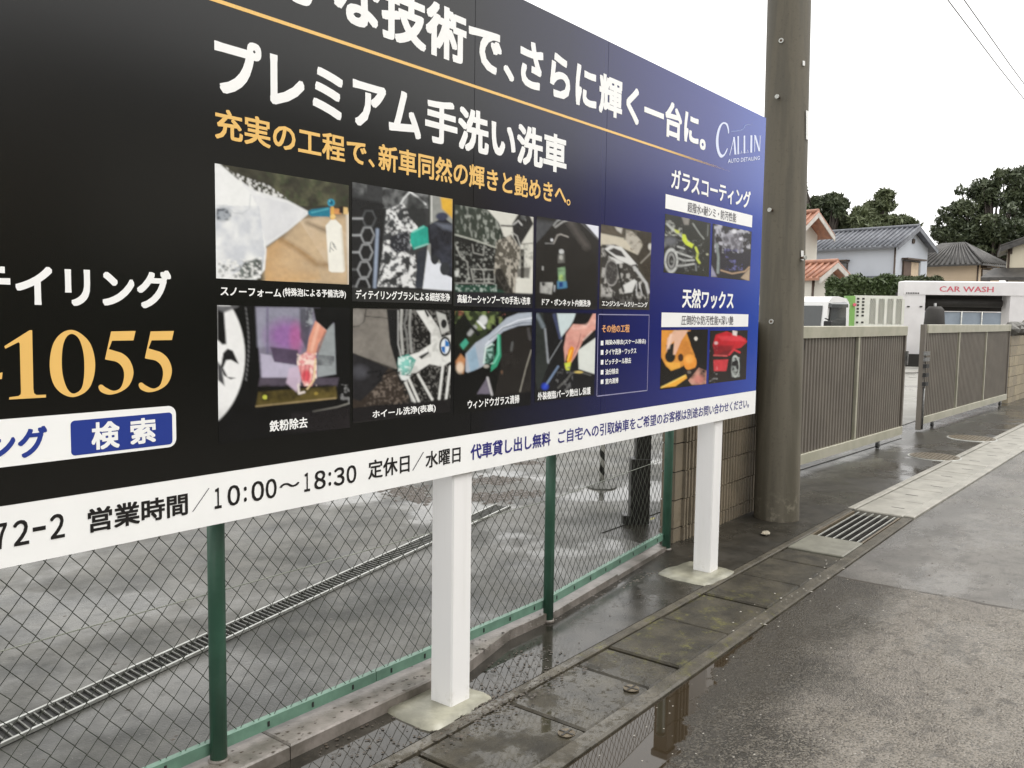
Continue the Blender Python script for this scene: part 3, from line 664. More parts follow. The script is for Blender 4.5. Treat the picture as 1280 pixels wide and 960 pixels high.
p.poly([(400, 380), (520, 320), (600, 430), (580, 620), (540, 700), (550, 810), (470, 800), (380, 640)], (84, 80, 72), 16)
p.inpoly([(400, 370), (530, 320), (600, 430), (560, 800), (470, 790), (380, 640)], .06, .48, .58, (190, 184, 172), 36, .9, (1, .6)); p.poly([(390, 600), (440, 600), (540, 810), (400, 770)], (34, 32, 30), 16, .9)
p.poly([(530, 230), (600, 120), (660, 130), (705, 230), (590, 420), (540, 340)], (40, 40, 40), 8)
p.line([(540, 235), (580, 205), (610, 240)], 12, (190, 190, 188), 7).line([(600, 130), (640, 200)], 14, (120, 122, 120), 8).line([(525, 300), (570, 330), (600, 420)], 10, (170, 170, 166), 7).ell(620, 175, 22, 24, (90, 92, 92), .8, .4)
p.poly([(56, 795), (705, 808), (700, 930), (56, 905)], (38, 38, 42), 6); p.done()
cap('高級カーシャンプーでの手洗い洗車', (571.3, 373), (662.5, 378), (573, 367.7), (573, 378.8))

# inside of a door
p = Pic((670, 274), (748.6, 279), (746.5, 387), (669, 385.6), (660, 265), .13546, (40, 39, 38), .95)
p.poly([(60, 70), (250, 100), (160, 210), (150, 290), (60, 290)], (78, 80, 84), 40, .9)
p.poly([(150, 210), (240, 100), (390, 70), (480, 250), (640, 420), (640, 880), (60, 880), (70, 290)], (33, 32, 31), 10)
p.line([(235, 125), (265, 85), (320, 55)], 12, (170, 172, 172), 8).line([(250, 140), (320, 90), (385, 72)], 13, (176, 176, 174), 8).line([(235, 290), (270, 215), (300, 205), (370, 230)], 10, (176, 172, 166), 6).line([(160, 290), (230, 290)], 8, (150, 150, 150), 5).ell(220, 258, 12, 14, (230, 232, 236))
p.line([(390, 90), (440, 180), (540, 320)], 50, (110, 104, 100), 60, .6).poly([(505, 82), (650, 105), (650, 245)], (232, 234, 244), 7).line([(480, 90), (645, 250)], 12, (90, 90, 92), 8)
p.ell(308, 365, 24, 22, (200, 202, 202)).poly([(280, 390), (335, 385), (335, 470), (275, 470)], (112, 112, 108), 14).ell(305, 420, 18, 22, (190, 190, 184), .9, .5)
p.poly([(275, 520), (340, 505), (345, 640), (280, 640)], (140, 176, 136), 14).ell(305, 605, 20, 28, (176, 206, 120), .9, .5).poly([(268, 640), (355, 640), (360, 700), (270, 710)], (80, 134, 170), 12).poly([(285, 650), (320, 645), (320, 690), (285, 695)], (24, 58, 120), 8)
p.poly([(112, 650), (230, 650), (215, 760), (112, 745)], (186, 186, 182), 8).ell(140, 665, 16, 16, (60, 60, 60)).ell(135, 520, 8, 20, (190, 190, 188)).line([(245, 680), (240, 730)], 12, (180, 182, 184), 6); p.grain(.03, .55, .7, (20, 20, 20), 41, .5, (60, 300, 640, 880)); p.done()
cap('ドア・ボンネット内側洗浄', (677, 377), (737.9, 380), (679, 372.7), (679, 381.9))

# engine bay
p = Pic((750.5, 281), (814.5, 290), (811.5, 387.5), (749, 386), (660, 265), .13546, (62, 58, 50), .85)
p.poly([(668, 120), (880, 140), (880, 230), (668, 190)], (92, 84, 72), 20).poly([(800, 135), (870, 150), (860, 200), (820, 170)], (200, 196, 188), 14)
p.poly([(668, 195), (880, 240), (1060, 260), (1060, 410), (980, 380), (800, 300), (668, 310)], (206, 198, 180), 14).poly([(905, 165), (960, 180), (1040, 260), (1060, 410), (1000, 390), (900, 260)], (186, 180, 168), 14).grain(.03, .55, .68, (110, 104, 94), 51, .8, (880, 160, 1060, 410))
p.poly([(1000, 180), (1140, 190), (1130, 700), (1000, 420), (1060, 300)], (58, 52, 44), 14).line([(1140, 290), (1130, 380), (1040, 470)], 12, (150, 146, 138), 8).ell(1125, 320, 18, 30, (200, 198, 192), 1, .5)
E_ = [(680, 300), (800, 300), (1000, 460), (1110, 760), (1110, 880), (668, 880)]
p.poly(E_, (56, 54, 52), 10).inpoly(E_, .03, .52, .60, (190, 188, 184), 52, .9, (1, .7))
p.poly([(705, 340), (760, 310), (860, 320), (1000, 480), (950, 490), (830, 440)], (220, 220, 218), 8).poly([(740, 355), (790, 330), (860, 360), (900, 420), (810, 400)], (60, 58, 58), 10).poly([(745, 410), (830, 440), (880, 470), (810, 480)], (214, 214, 212), 8)
p.ell(770, 560, 55, 110, (60, 58, 58), 1, .2).ring(770, 560, 60, 118, .08, (150, 148, 146)).grain(.06, .5, .64, (110, 108, 106), 53, .6, (720, 480, 820, 650))
p.poly([(870, 680), (980, 620), (1000, 640), (960, 740), (890, 750)], (216, 216, 214), 9).line([(980, 510), (1090, 660), (1110, 740)], 26, (190, 190, 190), 12).line([(830, 490), (850, 620), (880, 730)], 22, (30, 30, 30), 14)
for k in range(4): p.line([(1000 + k * 14, 640 + k * 10), (1000 + k * 26, 770)], 9, (30, 30, 30) if k % 2 else (200, 200, 200), 6)
p.poly([(660, 780), (1110, 800), (1110, 890), (660, 880)], (44, 42, 42), 14, .8); p.done()
cap('エンジンルームクリーニング', (752, 379), (809, 381.5), (753.5, 375.4), (753.5, 382.7))

# iron removal on a door and wheel
p = Pic((270.8, 381.5), (438, 384.5), (436.7, 537), (273.4, 552), (260, 370), .18756, (20, 20, 20), 1.05)
p.ell(-160, 400, 405, 520, (238, 238, 237), 1, .02).poly([(58, 60), (105, 90), (122, 320), (95, 325), (60, 290)], (22, 22, 22), 8).poly([(60, 65), (200, 65), (200, 72), (110, 110), (60, 90)], (110, 110, 112), 16)
p.poly([(100, 380), (130, 350), (165, 365), (205, 455), (150, 425), (120, 430), (100, 480), (130, 540), (185, 545), (150, 556), (105, 530), (85, 470)], (30, 30, 31), 5).poly([(60, 430), (90, 470), (110, 600), (66, 560)], (70, 70, 72), 10)
for k in range(16): p.line([(250 + 18 * math.sin(k / 15 * PI), 80 + k * 31), (254 + 18 * math.sin(k / 15 * PI), 96 + k * 31)], 8, (130, 130, 132), 6, .8)
p.poly([(318, 75), (745, 80), (840, 180), (850, 520), (700, 545), (350, 545), (335, 330)], (126, 122, 138), 8)
p.poly([(318, 75), (660, 80), (640, 330), (330, 340)], (150, 150, 166), 20, .8).ell(520, 265, 125, 100, (152, 104, 166), .9, .9).ell(585, 280, 42, 95, (190, 100, 150), .6, .9)
p.line([(395, 80), (395, 380)], 16, (112, 106, 132), 10, .8).poly([(610, 80), (700, 80), (660, 360), (615, 280)], (70, 72, 78), 18, .8).grain(.03, .55, .65, (190, 196, 200), 62, .7, (650, 80, 740, 200))
p.poly([(415, 340), (600, 360), (600, 460), (440, 440)], (84, 72, 92), 12).poly([(350, 385), (420, 395), (440, 440), (600, 465), (620, 545), (360, 545)], (184, 178, 198), 10)
p.poly([(740, 200), (840, 185), (852, 520), (730, 540)], (152, 158, 160), 10).inpoly([(720, 390), (840, 400), (840, 470), (720, 460)], .02, .3, .6, (90, 92, 96), 63)
p.poly([(345, 545), (870, 545), (860, 600), (335, 600)], (84, 76, 88), 14)
p.poly([(335, 640), (850, 600), (860, 680), (320, 735)], (92, 80, 42), 14).grain(.02, .5, .7, (30, 28, 18), 64, .8, (320, 590, 860, 700)).line([(320, 735), (850, 680)], 9, (168, 148, 108), 7).ell(378, 675, 15, 15, (196, 200, 80)).ell(720, 650, 14, 10, (150, 130, 60))
p.poly([(715, 165), (790, 230), (735, 320), (715, 400), (655, 385), (672, 280)], (226, 156, 132), 6).line([(735, 190), (690, 360)], 20, (244, 196, 172), 22, .8).line([(780, 240), (730, 370)], 14, (150, 96, 80), 14, .8)
p.poly([(610, 400), (655, 370), (718, 400), (722, 520), (690, 600), (640, 600), (600, 480)], (226, 150, 150), 8).inpoly([(590, 380), (725, 380), (725, 600), (600, 600)], .03, .5, .6, (248, 226, 214), 65).ell(655, 535, 34, 42, (222, 60, 80), .8, .6)
for k in range(4): p.line([(620 + k * 28, 450 + k * 8), (612 + k * 26, 560 + k * 4)], 5, (160, 84, 84), 4, .8)
p.poly([(540, 480), (600, 470), (620, 560), (590, 640), (520, 580)], (206, 186, 206), 14, .9).line([(600, 590), (605, 650), (640, 640)], 14, (226, 214, 208), 7).line([(715, 420), (705, 560), (660, 620)], 11, (232, 208, 160), 6, .9)
p.poly([(700, 80), (860, 78), (850, 160), (790, 228), (718, 165)], (22, 22, 22), 6)
p.line([(700, 770), (860, 740), (940, 715)], 9, (150, 148, 140), 6).grain(.04, .6, .7, (150, 150, 150), 66, .8, (880, 590, 945, 720)).poly([(560, 780), (945, 740), (945, 900), (520, 900)], (42, 38, 40), 30, .8).poly([(20, 780), (945, 700), (945, 920), (20, 960)], (20, 19, 20), 90, .25); p.done()
cap('鉄粉除去', (336.5, 530), (384.2, 530), (340, 525.5), (340, 539.8))

# wheel being washed
p = Pic((441, 386), (564.3, 386.5), (562.5, 516.5), (441, 527.5), (430, 375), .16667, (40, 38, 36), .95)
p.poly([(60, 65), (320, 70), (345, 330), (400, 520), (60, 395)], (130, 125, 118), 8).grain(.01, .4, .7, (106, 101, 96), 71, .7, (60, 65, 400, 520)).line([(165, 70), (150, 160), (110, 195), (65, 200)], 7, (46, 44, 42), 4).line([(160, 122), (320, 135)], 5, (50, 48, 46), 3).ell(100, 130, 44, 60, (146, 142, 136), .7, .6)
p.poly([(60, 400), (380, 530), (480, 760), (60, 810)], (58, 50, 44), 8).grain(.06, .56, .66, (130, 118, 108), 72, .8, (150, 560, 500, 800))
p.poly([(60, 395), (330, 510), (300, 560), (240, 650), (120, 760), (60, 740)], (40, 39, 41), 8).ell(120, 540, 60, 50, (84, 84, 90), .7, .9).line([(250, 575), (420, 512)], 9, (24, 24, 24), 5).line([(180, 545), (270, 530), (280, 600), (220, 640)], 18, (30, 30, 32), 14)
p.poly([(320, 70), (400, 70), (420, 400), (500, 765), (450, 640), (345, 330)], (30, 30, 31), 8)
Wp = [(400, 70), (805, 80), (800, 765), (520, 765), (410, 500)]
p.poly(Wp, (34, 33, 32), 6).inpoly(Wp, .07, .57, .65, (128, 126, 122), 73, .8)
for a, w, c in (([(432, 75), (425, 200), (440, 400)], 20, (176, 176, 172)), ([(470, 75), (465, 130), (450, 180), (470, 260), (480, 400)], 16, (120, 120, 118)), ([(498, 78), (490, 200), (505, 390)], 18, (150, 150, 147)), ([(405, 80), (405, 330), (440, 480), (490, 700), (510, 760)], 7, (200, 200, 198))): p.line(a, w, c, 7)
Sp = [(540, 80), (620, 78), (710, 210), (730, 280), (800, 260), (800, 460), (735, 500), (640, 480), (540, 545), (420, 560), (410, 440), (560, 390), (650, 330), (650, 250)]
p.poly(Sp, (226, 226, 222), 6).inpoly(Sp, .02, .5, .62, (180, 180, 176), 74, .7).poly([(600, 78), (615, 78), (640, 120), (625, 130)], (40, 40, 40), 5)
p.poly([(560, 425), (630, 370), (635, 400), (580, 445)], (60, 60, 58), 6).line([(500, 440), (620, 380)], 22, (232, 232, 230), 10)
for a in ([(480, 580), (560, 760)], [(555, 560), (660, 745)], [(740, 500), (712, 740)], [(795, 500), (765, 735)], [(460, 620), (530, 765)]): p.line(a, 19, (216, 216, 212), 6)
for a in ([(530, 590), (610, 755)], [(760, 500), (740, 735)]): p.line(a, 12, (22, 22, 22), 5)
p.poly([(690, 85), (760, 110), (790, 230), (730, 260)], (190, 190, 186), 8).ell(748, 178, 22, 34, (40, 40, 40)).line([(790, 90), (800, 250)], 10, (60, 60, 60), 6)
p.ell(757, 348, 44, 74, (26, 28, 34)).ell(757, 348, 31, 56, (226, 232, 238)).poly([(757, 296), (784, 318), (787, 348), (757, 348)], (48, 120, 190), 5).poly([(728, 350), (757, 348), (757, 400), (735, 385)], (44, 112, 186), 5)
p.inpoly([(405, 430), (480, 405), (540, 450), (500, 545), (430, 575)], .03, .2, .4, (60, 150, 136), 75).ell(450, 480, 42, 50, (130, 206, 194), .8, .8).grain(.06, .54, .62, (222, 238, 234), 76, .9, (405, 420, 500, 560)).poly([(410, 560), (500, 570), (460, 605), (430, 600)], (222, 226, 224), 8)
p.poly([(60, 812), (500, 770), (805, 745), (805, 850), (60, 920)], (32, 30, 31), 10); p.done()
cap('ホイール洗浄(表裏)', (465.3, 518), (544.2, 510), (469, 512.5), (469, 524.2))

# window cleaning
p = Pic((567.5, 389), (664.3, 389.5), (664, 506.5), (567.5, 517), (560, 380), .15625, (20, 20, 19), .95)
p.poly([(50, 55), (420, 60), (300, 250), (150, 380), (90, 350), (50, 200)], (44, 52, 34), 20).grain(.03, .5, .58, (122, 138, 84), 81, .9, (50, 50, 460, 210)).grain(.04, .6, .68, (170, 96, 84), 82, .8, (50, 50, 160, 110)).grain(.04, .62, .7, (150, 90, 80), 83, .8, (320, 50, 460, 140))
p.poly([(130, 60), (190, 190), (140, 300), (40, 330), (40, 180)], (26, 28, 24), 16).poly([(95, 325), (140, 275), (165, 310), (120, 365)], (70, 164, 138), 8).line([(170, 240), (215, 185)], 34, (170, 172, 172), 14).ell(280, 130, 34, 40, (210, 212, 212), 1, .4).line([(240, 140), (290, 190)], 20, (230, 232, 232), 9).line([(160, 150), (240, 240)], 26, (30, 32, 32), 12)
p.poly([(140, 400), (220, 310), (330, 240), (470, 110), (560, 75), (668, 66), (668, 165), (560, 175), (440, 220), (330, 330), (290, 490), (180, 560), (140, 540)], (176, 184, 196), 6)
p.poly([(150, 400), (215, 330), (250, 500), (180, 560)], (150, 176, 196), 14).line([(300, 330), (430, 190), (560, 130), (668, 112)], 10, (228, 232, 240), 8).line([(330, 290), (440, 190), (600, 150), (668, 150)], 5, (60, 62, 70), 4)
p.poly([(420, 240), (500, 195), (668, 178), (668, 760), (370, 740), (420, 500)], (40, 37, 35), 8).line([(640, 200), (655, 280)], 20, (90, 88, 90), 14, .7).line([(515, 310), (505, 370)], 16, (110, 112, 112), 12, .7).ell(430, 545, 8, 14, (120, 90, 70), .8, .5)
p.line([(665, 370), (620, 520), (575, 700)], 9, (150, 146, 136), 6)
p.poly([(60, 460), (100, 400), (140, 440), (120, 560), (70, 520)], (186, 130, 88), 14).ell(95, 510, 30, 44, (232, 210, 186), .9, .6)
p.poly([(330, 550), (350, 480), (385, 400), (395, 240), (420, 245), (425, 420), (390, 500)], (56, 150, 116), 7).line([(400, 250), (405, 400), (370, 470)], 12, (120, 206, 176), 8).poly([(290, 360), (360, 300), (370, 420), (320, 480), (280, 470)], (60, 96, 84), 12).line([(285, 470), (300, 350), (350, 320)], 14, (214, 228, 226), 7).grain(.05, .56, .63, (170, 206, 196), 84, .8, (290, 320, 370, 480))
p.poly([(40, 590), (210, 530), (300, 490), (345, 520), (330, 570), (250, 650), (210, 720), (40, 850)], (18, 18, 18), 6).ell(305, 498, 22, 14, (196, 190, 180), .8, .5)
p.poly([(230, 720), (310, 590), (350, 720)], (112, 106, 120), 8).line([(315, 590), (350, 725)], 18, (190, 188, 190), 8); p.poly([(370, 740), (668, 700), (668, 830), (370, 830)], (20, 20, 22), 14); p.done()
cap('ウィンドウガラス清掃', (584.2, 505), (648.8, 498), (588, 499.5), (588, 511))

# wiping trim
p = Pic((669, 391), (745.3, 391.3), (742, 494.5), (669, 502.5), (560, 380), .15625, (28, 28, 30), .9)
p.poly([(700, 70), (760, 70), (810, 470), (720, 700), (700, 600)], (46, 50, 48), 14).line([(715, 90), (760, 180)], 30, (120, 130, 138), 18).line([(775, 200), (800, 470)], 15, (150, 154, 160), 7).line([(850, 90), (900, 270)], 26, (70, 78, 110), 14).poly([(870, 75), (1020, 75), (1000, 150), (905, 265), (890, 200)], (204, 218, 220), 8).line([(800, 470), (910, 290)], 6, (150, 154, 158), 4)
p.line([(880, 500), (775, 660)], 16, (120, 140, 170), 8).ell(775, 660, 26, 26, (44, 70, 190), .9, .8)
p.poly([(1040, 370), (1180, 270), (1172, 560), (1045, 520)], (222, 226, 220), 7)
p.poly([(1030, 75), (1160, 75), (1100, 190), (960, 210)], (24, 22, 24), 8).poly([(1160, 75), (1185, 75), (1180, 200), (1090, 270), (1030, 400), (985, 470), (950, 400), (935, 470), (925, 350), (945, 240), (1000, 160), (1110, 170)], (222, 164, 150), 7)
p.line([(1000, 190), (1100, 180), (1170, 140)], 26, (240, 198, 184), 22, .8).inpoly([(930, 200), (1180, 130), (1100, 260), (960, 460)], .02, .5, .7, (196, 124, 116), 91, .7).line([(1060, 240), (1040, 330), (990, 440)], 6, (150, 84, 78), 5, .8).line([(1150, 220), (1080, 290)], 10, (250, 220, 208), 10, .7)
p.poly([(950, 470), (960, 370), (985, 335), (1010, 350), (990, 440), (965, 530), (935, 510)], (240, 150, 40), 6).line([(985, 370), (955, 450)], 10, (250, 210, 90), 8).poly([(930, 475), (985, 460), (970, 530), (945, 530)], (208, 218, 84), 7)
p.line([(880, 670), (960, 590), (985, 555), (1040, 540), (1140, 570)], 14, (90, 90, 88), 8).ell(1045, 545, 34, 9, (226, 200, 110), .9, .5).grain(.05, .62, .7, (120, 120, 120), 92, .7, (860, 500, 1000, 700)); p.done()
cap('外装樹脂パーツ艶出し保護', (671.7, 496), (737.8, 489), (673.5, 490.2), (673.5, 500.4))

# other steps: outlined box and list
def frame_line(a, b, w=.0045):
    A, B = yp(*a, BD), yp(*b, BD); d = B - A; d /= np.linalg.norm(d); nn = np.array([-d[2], 0, d[0]]) * w / 2
    V = [P(A - nn - d * w / 2, .0009), P(B - nn + d * w / 2, .0009), P(B + nn + d * w / 2, .0009), P(A + nn - d * w / 2, .0009)]
    MB().add(V, [(0, 1, 2, 3)]).build('box_outline', M_greyline, bb, fix=False)
M_greyline = flat('thin grey rule', (150, 148, 178))
cs = [(747.8, 393), (811.3, 393.8), (808.8, 488), (745.8, 495.3)]
for k in range(4): frame_line(cs[k], cs[(k + 1) % 4])
cap('その他の工程', (752, 412), (786.5, 412), (753, 405.6), (753, 415.9), M_orange)
for s_, xr, y0, y1 in (('雨染み除去(スケール除去)', 806.9, 424.6, 432.2), ('タイヤ洗浄・ワックス', 795, 436.2, 444), ('ピッチタール除去', 788.5, 448.6, 456.2), ('油分除去', 772.8, 461.2, 468.6), ('室内清掃', 772.5, 473.2, 480.4)):
    cap(s_, (756.3, y0 + 3), (xr, y0 + 3), (757, y0), (757, y1)); cap('■', (750.6, y0 + 3), (753.9, y0 + 3), (752, y0 + 1.2), (752, y1 - .4))

# right column
M_pale_ = M_white
cap('ガラスコーティング', (838.8, 225), (938, 245), (846, 211.5), (846, 238), M_white, .03)
rrect((831.9, 242.9), (940.3, 268.9), (939.8, 284), (831.5, 260.7), .001, M_white, 'caption_box', .0008)
cap('超撥水×耐シミ・防汚性能', (859.3, 258), (920.2, 268), (860.6, 252.4), (860.6, 265), M_grey, .012)
cap('天然ワックス', (852.6, 372), (916.8, 374), (858.8, 359.9), (871, 385.6), M_white, .032)
rrect((826.7, 390.9), (935.4, 392.6), (934.9, 408.4), (826.7, 408.7), .001, M_white, 'caption_box', .0008)
cap('圧倒的な防汚性能×深い艶', (851.5, 400), (916.4, 400), (854.4, 394), (854.4, 406.3), M_grey, .012)
p = Pic((831.5, 266.5), (888, 279.5), (886, 345), (829, 341.5), (820, 235), .13542, (44, 46, 42), .8)
p.poly([(230, 250), (310, 260), (300, 340), (260, 340)], (140, 136, 130), 14).poly([(70, 440), (240, 470), (340, 600), (330, 760), (70, 780)], (40, 42, 44), 14).ell(130, 490, 60, 40, (110, 112, 118), .8, .8)
p.line([(100, 330), (150, 380), (230, 440), (300, 500)], 20, (180, 184, 178), 12).grain(.03, .56, .66, (200, 202, 196), 101, .8, (80, 300, 240, 440)).poly([(165, 380), (215, 395), (215, 420), (185, 415)], (206, 214, 96), 12)
p.poly([(240, 425), (270, 430), (290, 490), (350, 520), (330, 555), (270, 520), (240, 480)], (208, 222, 70), 8).line([(365, 550), (385, 600), (375, 650), (400, 690)], 20, (200, 212, 84), 10)
p.ring(140, 670, 55, 100, .22, (200, 202, 200)).ring(140, 670, 28, 60, .3, (150, 150, 150)).ell(140, 670, 10, 20, (60, 60, 60))
for a in ([(190, 590), (240, 610), (330, 640)], [(190, 720), (260, 715), (350, 700)], [(210, 650), (260, 670), (350, 665)], [(200, 540), (260, 560)]): p.line(a, 16, (186, 188, 186), 9)
p.line([(340, 330), (400, 420), (440, 470)], 14, (140, 144, 140), 8).line([(480, 340), (475, 440)], 10, (110, 114, 112), 7).line([(365, 700), (370, 760)], 14, (120, 124, 130), 8).ell(472, 612, 12, 10, (200, 200, 170), .8, .5).grain(.04, .6, .68, (130, 132, 130), 102, .6, (70, 480, 440, 780)); p.done()
p = Pic((891, 280), (939.2, 289), (937.5, 351.5), (888.5, 345.6), (820, 235), .13542, (40, 38, 44), .75)
p.poly([(530, 520), (620, 560), (870, 600), (860, 780), (560, 780)], (34, 32, 44), 14).grain(.035, .5, .60, (196, 196, 206), 111, .9, (540, 330, 870, 600), (1, .8)).grain(.03, .52, .62, (110, 110, 168), 112, .8, (630, 560, 800, 760))
p.poly([(620, 430), (780, 420), (790, 590), (690, 560), (630, 500)], (120, 118, 128), 26, .6).ell(720, 400, 20, 20, (230, 230, 236), .9, .5).ell(780, 470, 16, 14, (226, 226, 236), .9, .5).line([(560, 520), (575, 640), (570, 780)], 22, (140, 150, 148), 14).line([(600, 760), (700, 790), (820, 770), (860, 730)], 13, (190, 160, 130), 9).poly([(780, 830), (865, 740), (860, 860)], (186, 164, 140), 10).poly([(505, 700), (560, 820), (505, 820)], (150, 148, 170), 10); p.done()
p = Pic((826.5, 411.5), (884.2, 412.7), (883, 480.5), (825, 486.8), (815, 350), .1459, (24, 20, 16), .8)
p.poly([(78, 430), (330, 430), (330, 560), (370, 650), (260, 740), (170, 775), (120, 740), (78, 660)], (224, 152, 66), 7).poly([(180, 500), (310, 520), (350, 640), (210, 680)], (204, 128, 56), 26, .7).poly([(105, 700), (240, 710), (240, 750), (160, 775)], (244, 178, 76), 12)
p.poly([(290, 440), (470, 432), (478, 660), (400, 740), (350, 600)], (24, 20, 18), 7).ell(375, 502, 14, 17, (226, 220, 208)).ell(245, 665, 24, 34, (66, 38, 22))
p.ell(325, 705, 56, 70, (240, 156, 62), 1, .08).ell(315, 680, 34, 36, (250, 186, 96), .7, .8)
p.ell(155, 655, 44, 52, (30, 28, 26)).poly([(120, 560), (190, 540), (200, 640), (130, 640)], (36, 32, 30), 8).poly([(120, 620), (130, 500), (190, 430), (310, 430), (250, 520), (200, 640), (180, 640), (190, 520), (150, 560)], (232, 186, 160), 7).line([(160, 470), (140, 580)], 18, (248, 216, 196), 16, .8)
p.poly([(70, 925), (290, 810), (300, 840), (200, 910)], (242, 176, 64), 7).line([(80, 920), (285, 818)], 10, (255, 222, 120), 10)
p.poly([(280, 780), (400, 740), (480, 790), (470, 900), (320, 880)], (40, 28, 24), 9).inpoly([(310, 860), (400, 750), (475, 780), (470, 890), (340, 900)], .02, .3, .6, (220, 164, 144), 121).ell(400, 850, 44, 36, (214, 130, 120), .7, .8).ell(318, 790, 18, 14, (120, 110, 100)); p.done()
p = Pic((887.4, 412.8), (935, 413.2), (931.8, 474), (885.7, 479.8), (815, 350), .1459, (34, 26, 24), .75)
p.poly([(545, 470), (640, 440), (800, 500), (815, 530), (760, 580), (660, 600), (540, 640), (520, 560)], (196, 32, 44), 8).poly([(560, 480), (760, 480), (800, 525), (600, 520)], (226, 64, 76), 16, .8).poly([(525, 560), (700, 560), (650, 650), (530, 640)], (130, 20, 30), 18, .8).line([(530, 645), (640, 650)], 12, (210, 90, 90), 7)
p.poly([(525, 685), (655, 680), (635, 780), (530, 780)], (202, 58, 66), 7).poly([(690, 430), (730, 440), (725, 480), (690, 470)], (232, 218, 214), 9).line([(660, 640), (700, 595), (750, 620)], 16, (210, 50, 62), 9).ell(548, 540, 16, 14, (226, 200, 200), .8, .5)
p.ell(712, 740, 52, 110, (22, 20, 22), 1, .08).ring(712, 740, 34, 86, .16, (190, 196, 190)).grain(.05, .5, .6, (170, 176, 172), 131, .9, (680, 660, 750, 830)).poly([(655, 660), (690, 640), (670, 860), (640, 800)], (24, 20, 22), 9).grain(.05, .66, .74, (190, 190, 190), 132, .5, (490, 520, 560, 880)); p.done()
# emblem of the shop
q = zm(840, 80, .125)
patch('emblem', q(smooth([(568, 690), (566, 640), (553, 598), (528, 583), (500, 588), (468, 625), (445, 700), (437, 790), (450, 875), (478, 932), (508, 930), (540, 890), (556, 845), (546, 850), (520, 898), (497, 905), (474, 868), (463, 780), (470, 690), (492, 622), (515, 598), (540, 612), (556, 660), (560, 692)], 3)), M_logo, .0009)
def strokes(segs):
    for pts, w0, w1 in segs:
        (xa, ya), (xb, yb) = pts
        patch('emblem_letter', q([(xa - w0, ya), (xa + w0, ya), (xb + w1, yb), (xb - w1, yb)]), M_logo, .0009 + random.random() * .0003)
strokes([([(575, 912), (618, 735)], 3, 3), ([(618, 730), (632, 905)], 8, 9), ([(586, 852), (626, 845)], 3, 3), ([(572, 916), (586, 914)], 2, 2),
         ([(660, 722), (660, 902)], 7, 7), ([(664, 893), (697, 888)], 6, 6), ([(690, 866), (698, 892)], 1, 3), ([(650, 722), (672, 720)], 3, 3), ([(722, 716), (722, 893)], 8, 8), ([(726, 885), (760, 880)], 6, 6), ([(752, 856), (760, 884)], 1, 3), ([(712, 716), (734, 714)], 3, 3),
         ([(792, 714), (790, 886)], 9, 9), ([(826, 716), (824, 880)], 4, 3), ([(828, 712), (872, 872)], 9, 8), ([(874, 872), (880, 722)], 3, 3), ([(866, 722), (892, 712)], 3, 2)])
for a, b in (((580, 914), (588, 918)),): pass
patch('emblem', q([(590, 672), (680, 662), (712, 645), (725, 612), (760, 600), (800, 612), (760, 606), (732, 618), (720, 648), (684, 670), (590, 680)]), M_faint, .0008)
_a, _b = yp(909.6, 204.6, BD), yp(949.3, 200.2, BD)
lettering('AUTO DETAILING', (909.6, 202), (949.3, 198), (911, 199.4), (911, 204.6), M_logo, .012, lift=.0012, res=2, slope=(_b[2] - _a[2]) / (_b[0] - _a[0]))


# ------------------------------------------------------------------ mortar pads under the white posts
def pad(pix, zt, label):
    c = [gp(x, y, zt) for x, y in pix]; m = sum(c) / 4
    top = []; bot = []
    for i in range(4):
        for k in range(5):
            p_ = c[i] * (1 - k / 5) + c[(i + 1) % 4] * (k / 5); j = random.uniform(-.012, .010)
            d = p_ - m; d /= np.linalg.norm(d); q_ = p_ + d * j - d * (.02 if k == 0 else 0)
            top.append((q_[0] - m[0], q_[1] - m[1], zt - random.uniform(.001, .005))); bot.append((q_[0] - m[0] + d[0] * .02, q_[1] - m[1] + d[1] * .02, -.02))
    K = len(top); mid = [(x * .6, y * .6, zt + random.uniform(0, .003)) for x, y, z in top]
    b = MB().add(bot + top + mid + [(0, 0, zt + .003)], [(i, (i + 1) % K, K + (i + 1) % K, K + i) for i in range(K)] + [(K + i, K + (i + 1) % K, 2 * K + (i + 1) % K, 2 * K + i) for i in range(K)] + [(2 * K + i, 2 * K + (i + 1) % K, 3 * K) for i in range(K)], True)
    o = b.build('mortar_pad', M_mortar, None, (m[0], m[1], 0)); return tag(o, label, 'mortar pad', 'mortar pads under the billboard posts')
pad([(480, 886), (538, 912), (616, 869), (560, 847)], .015, 'pale mortar pad around the foot of the nearer white post')
pad([(820, 715), (882, 731), (920, 713), (862, 700)], .013, 'pale mortar pad around the foot of the farther white post')

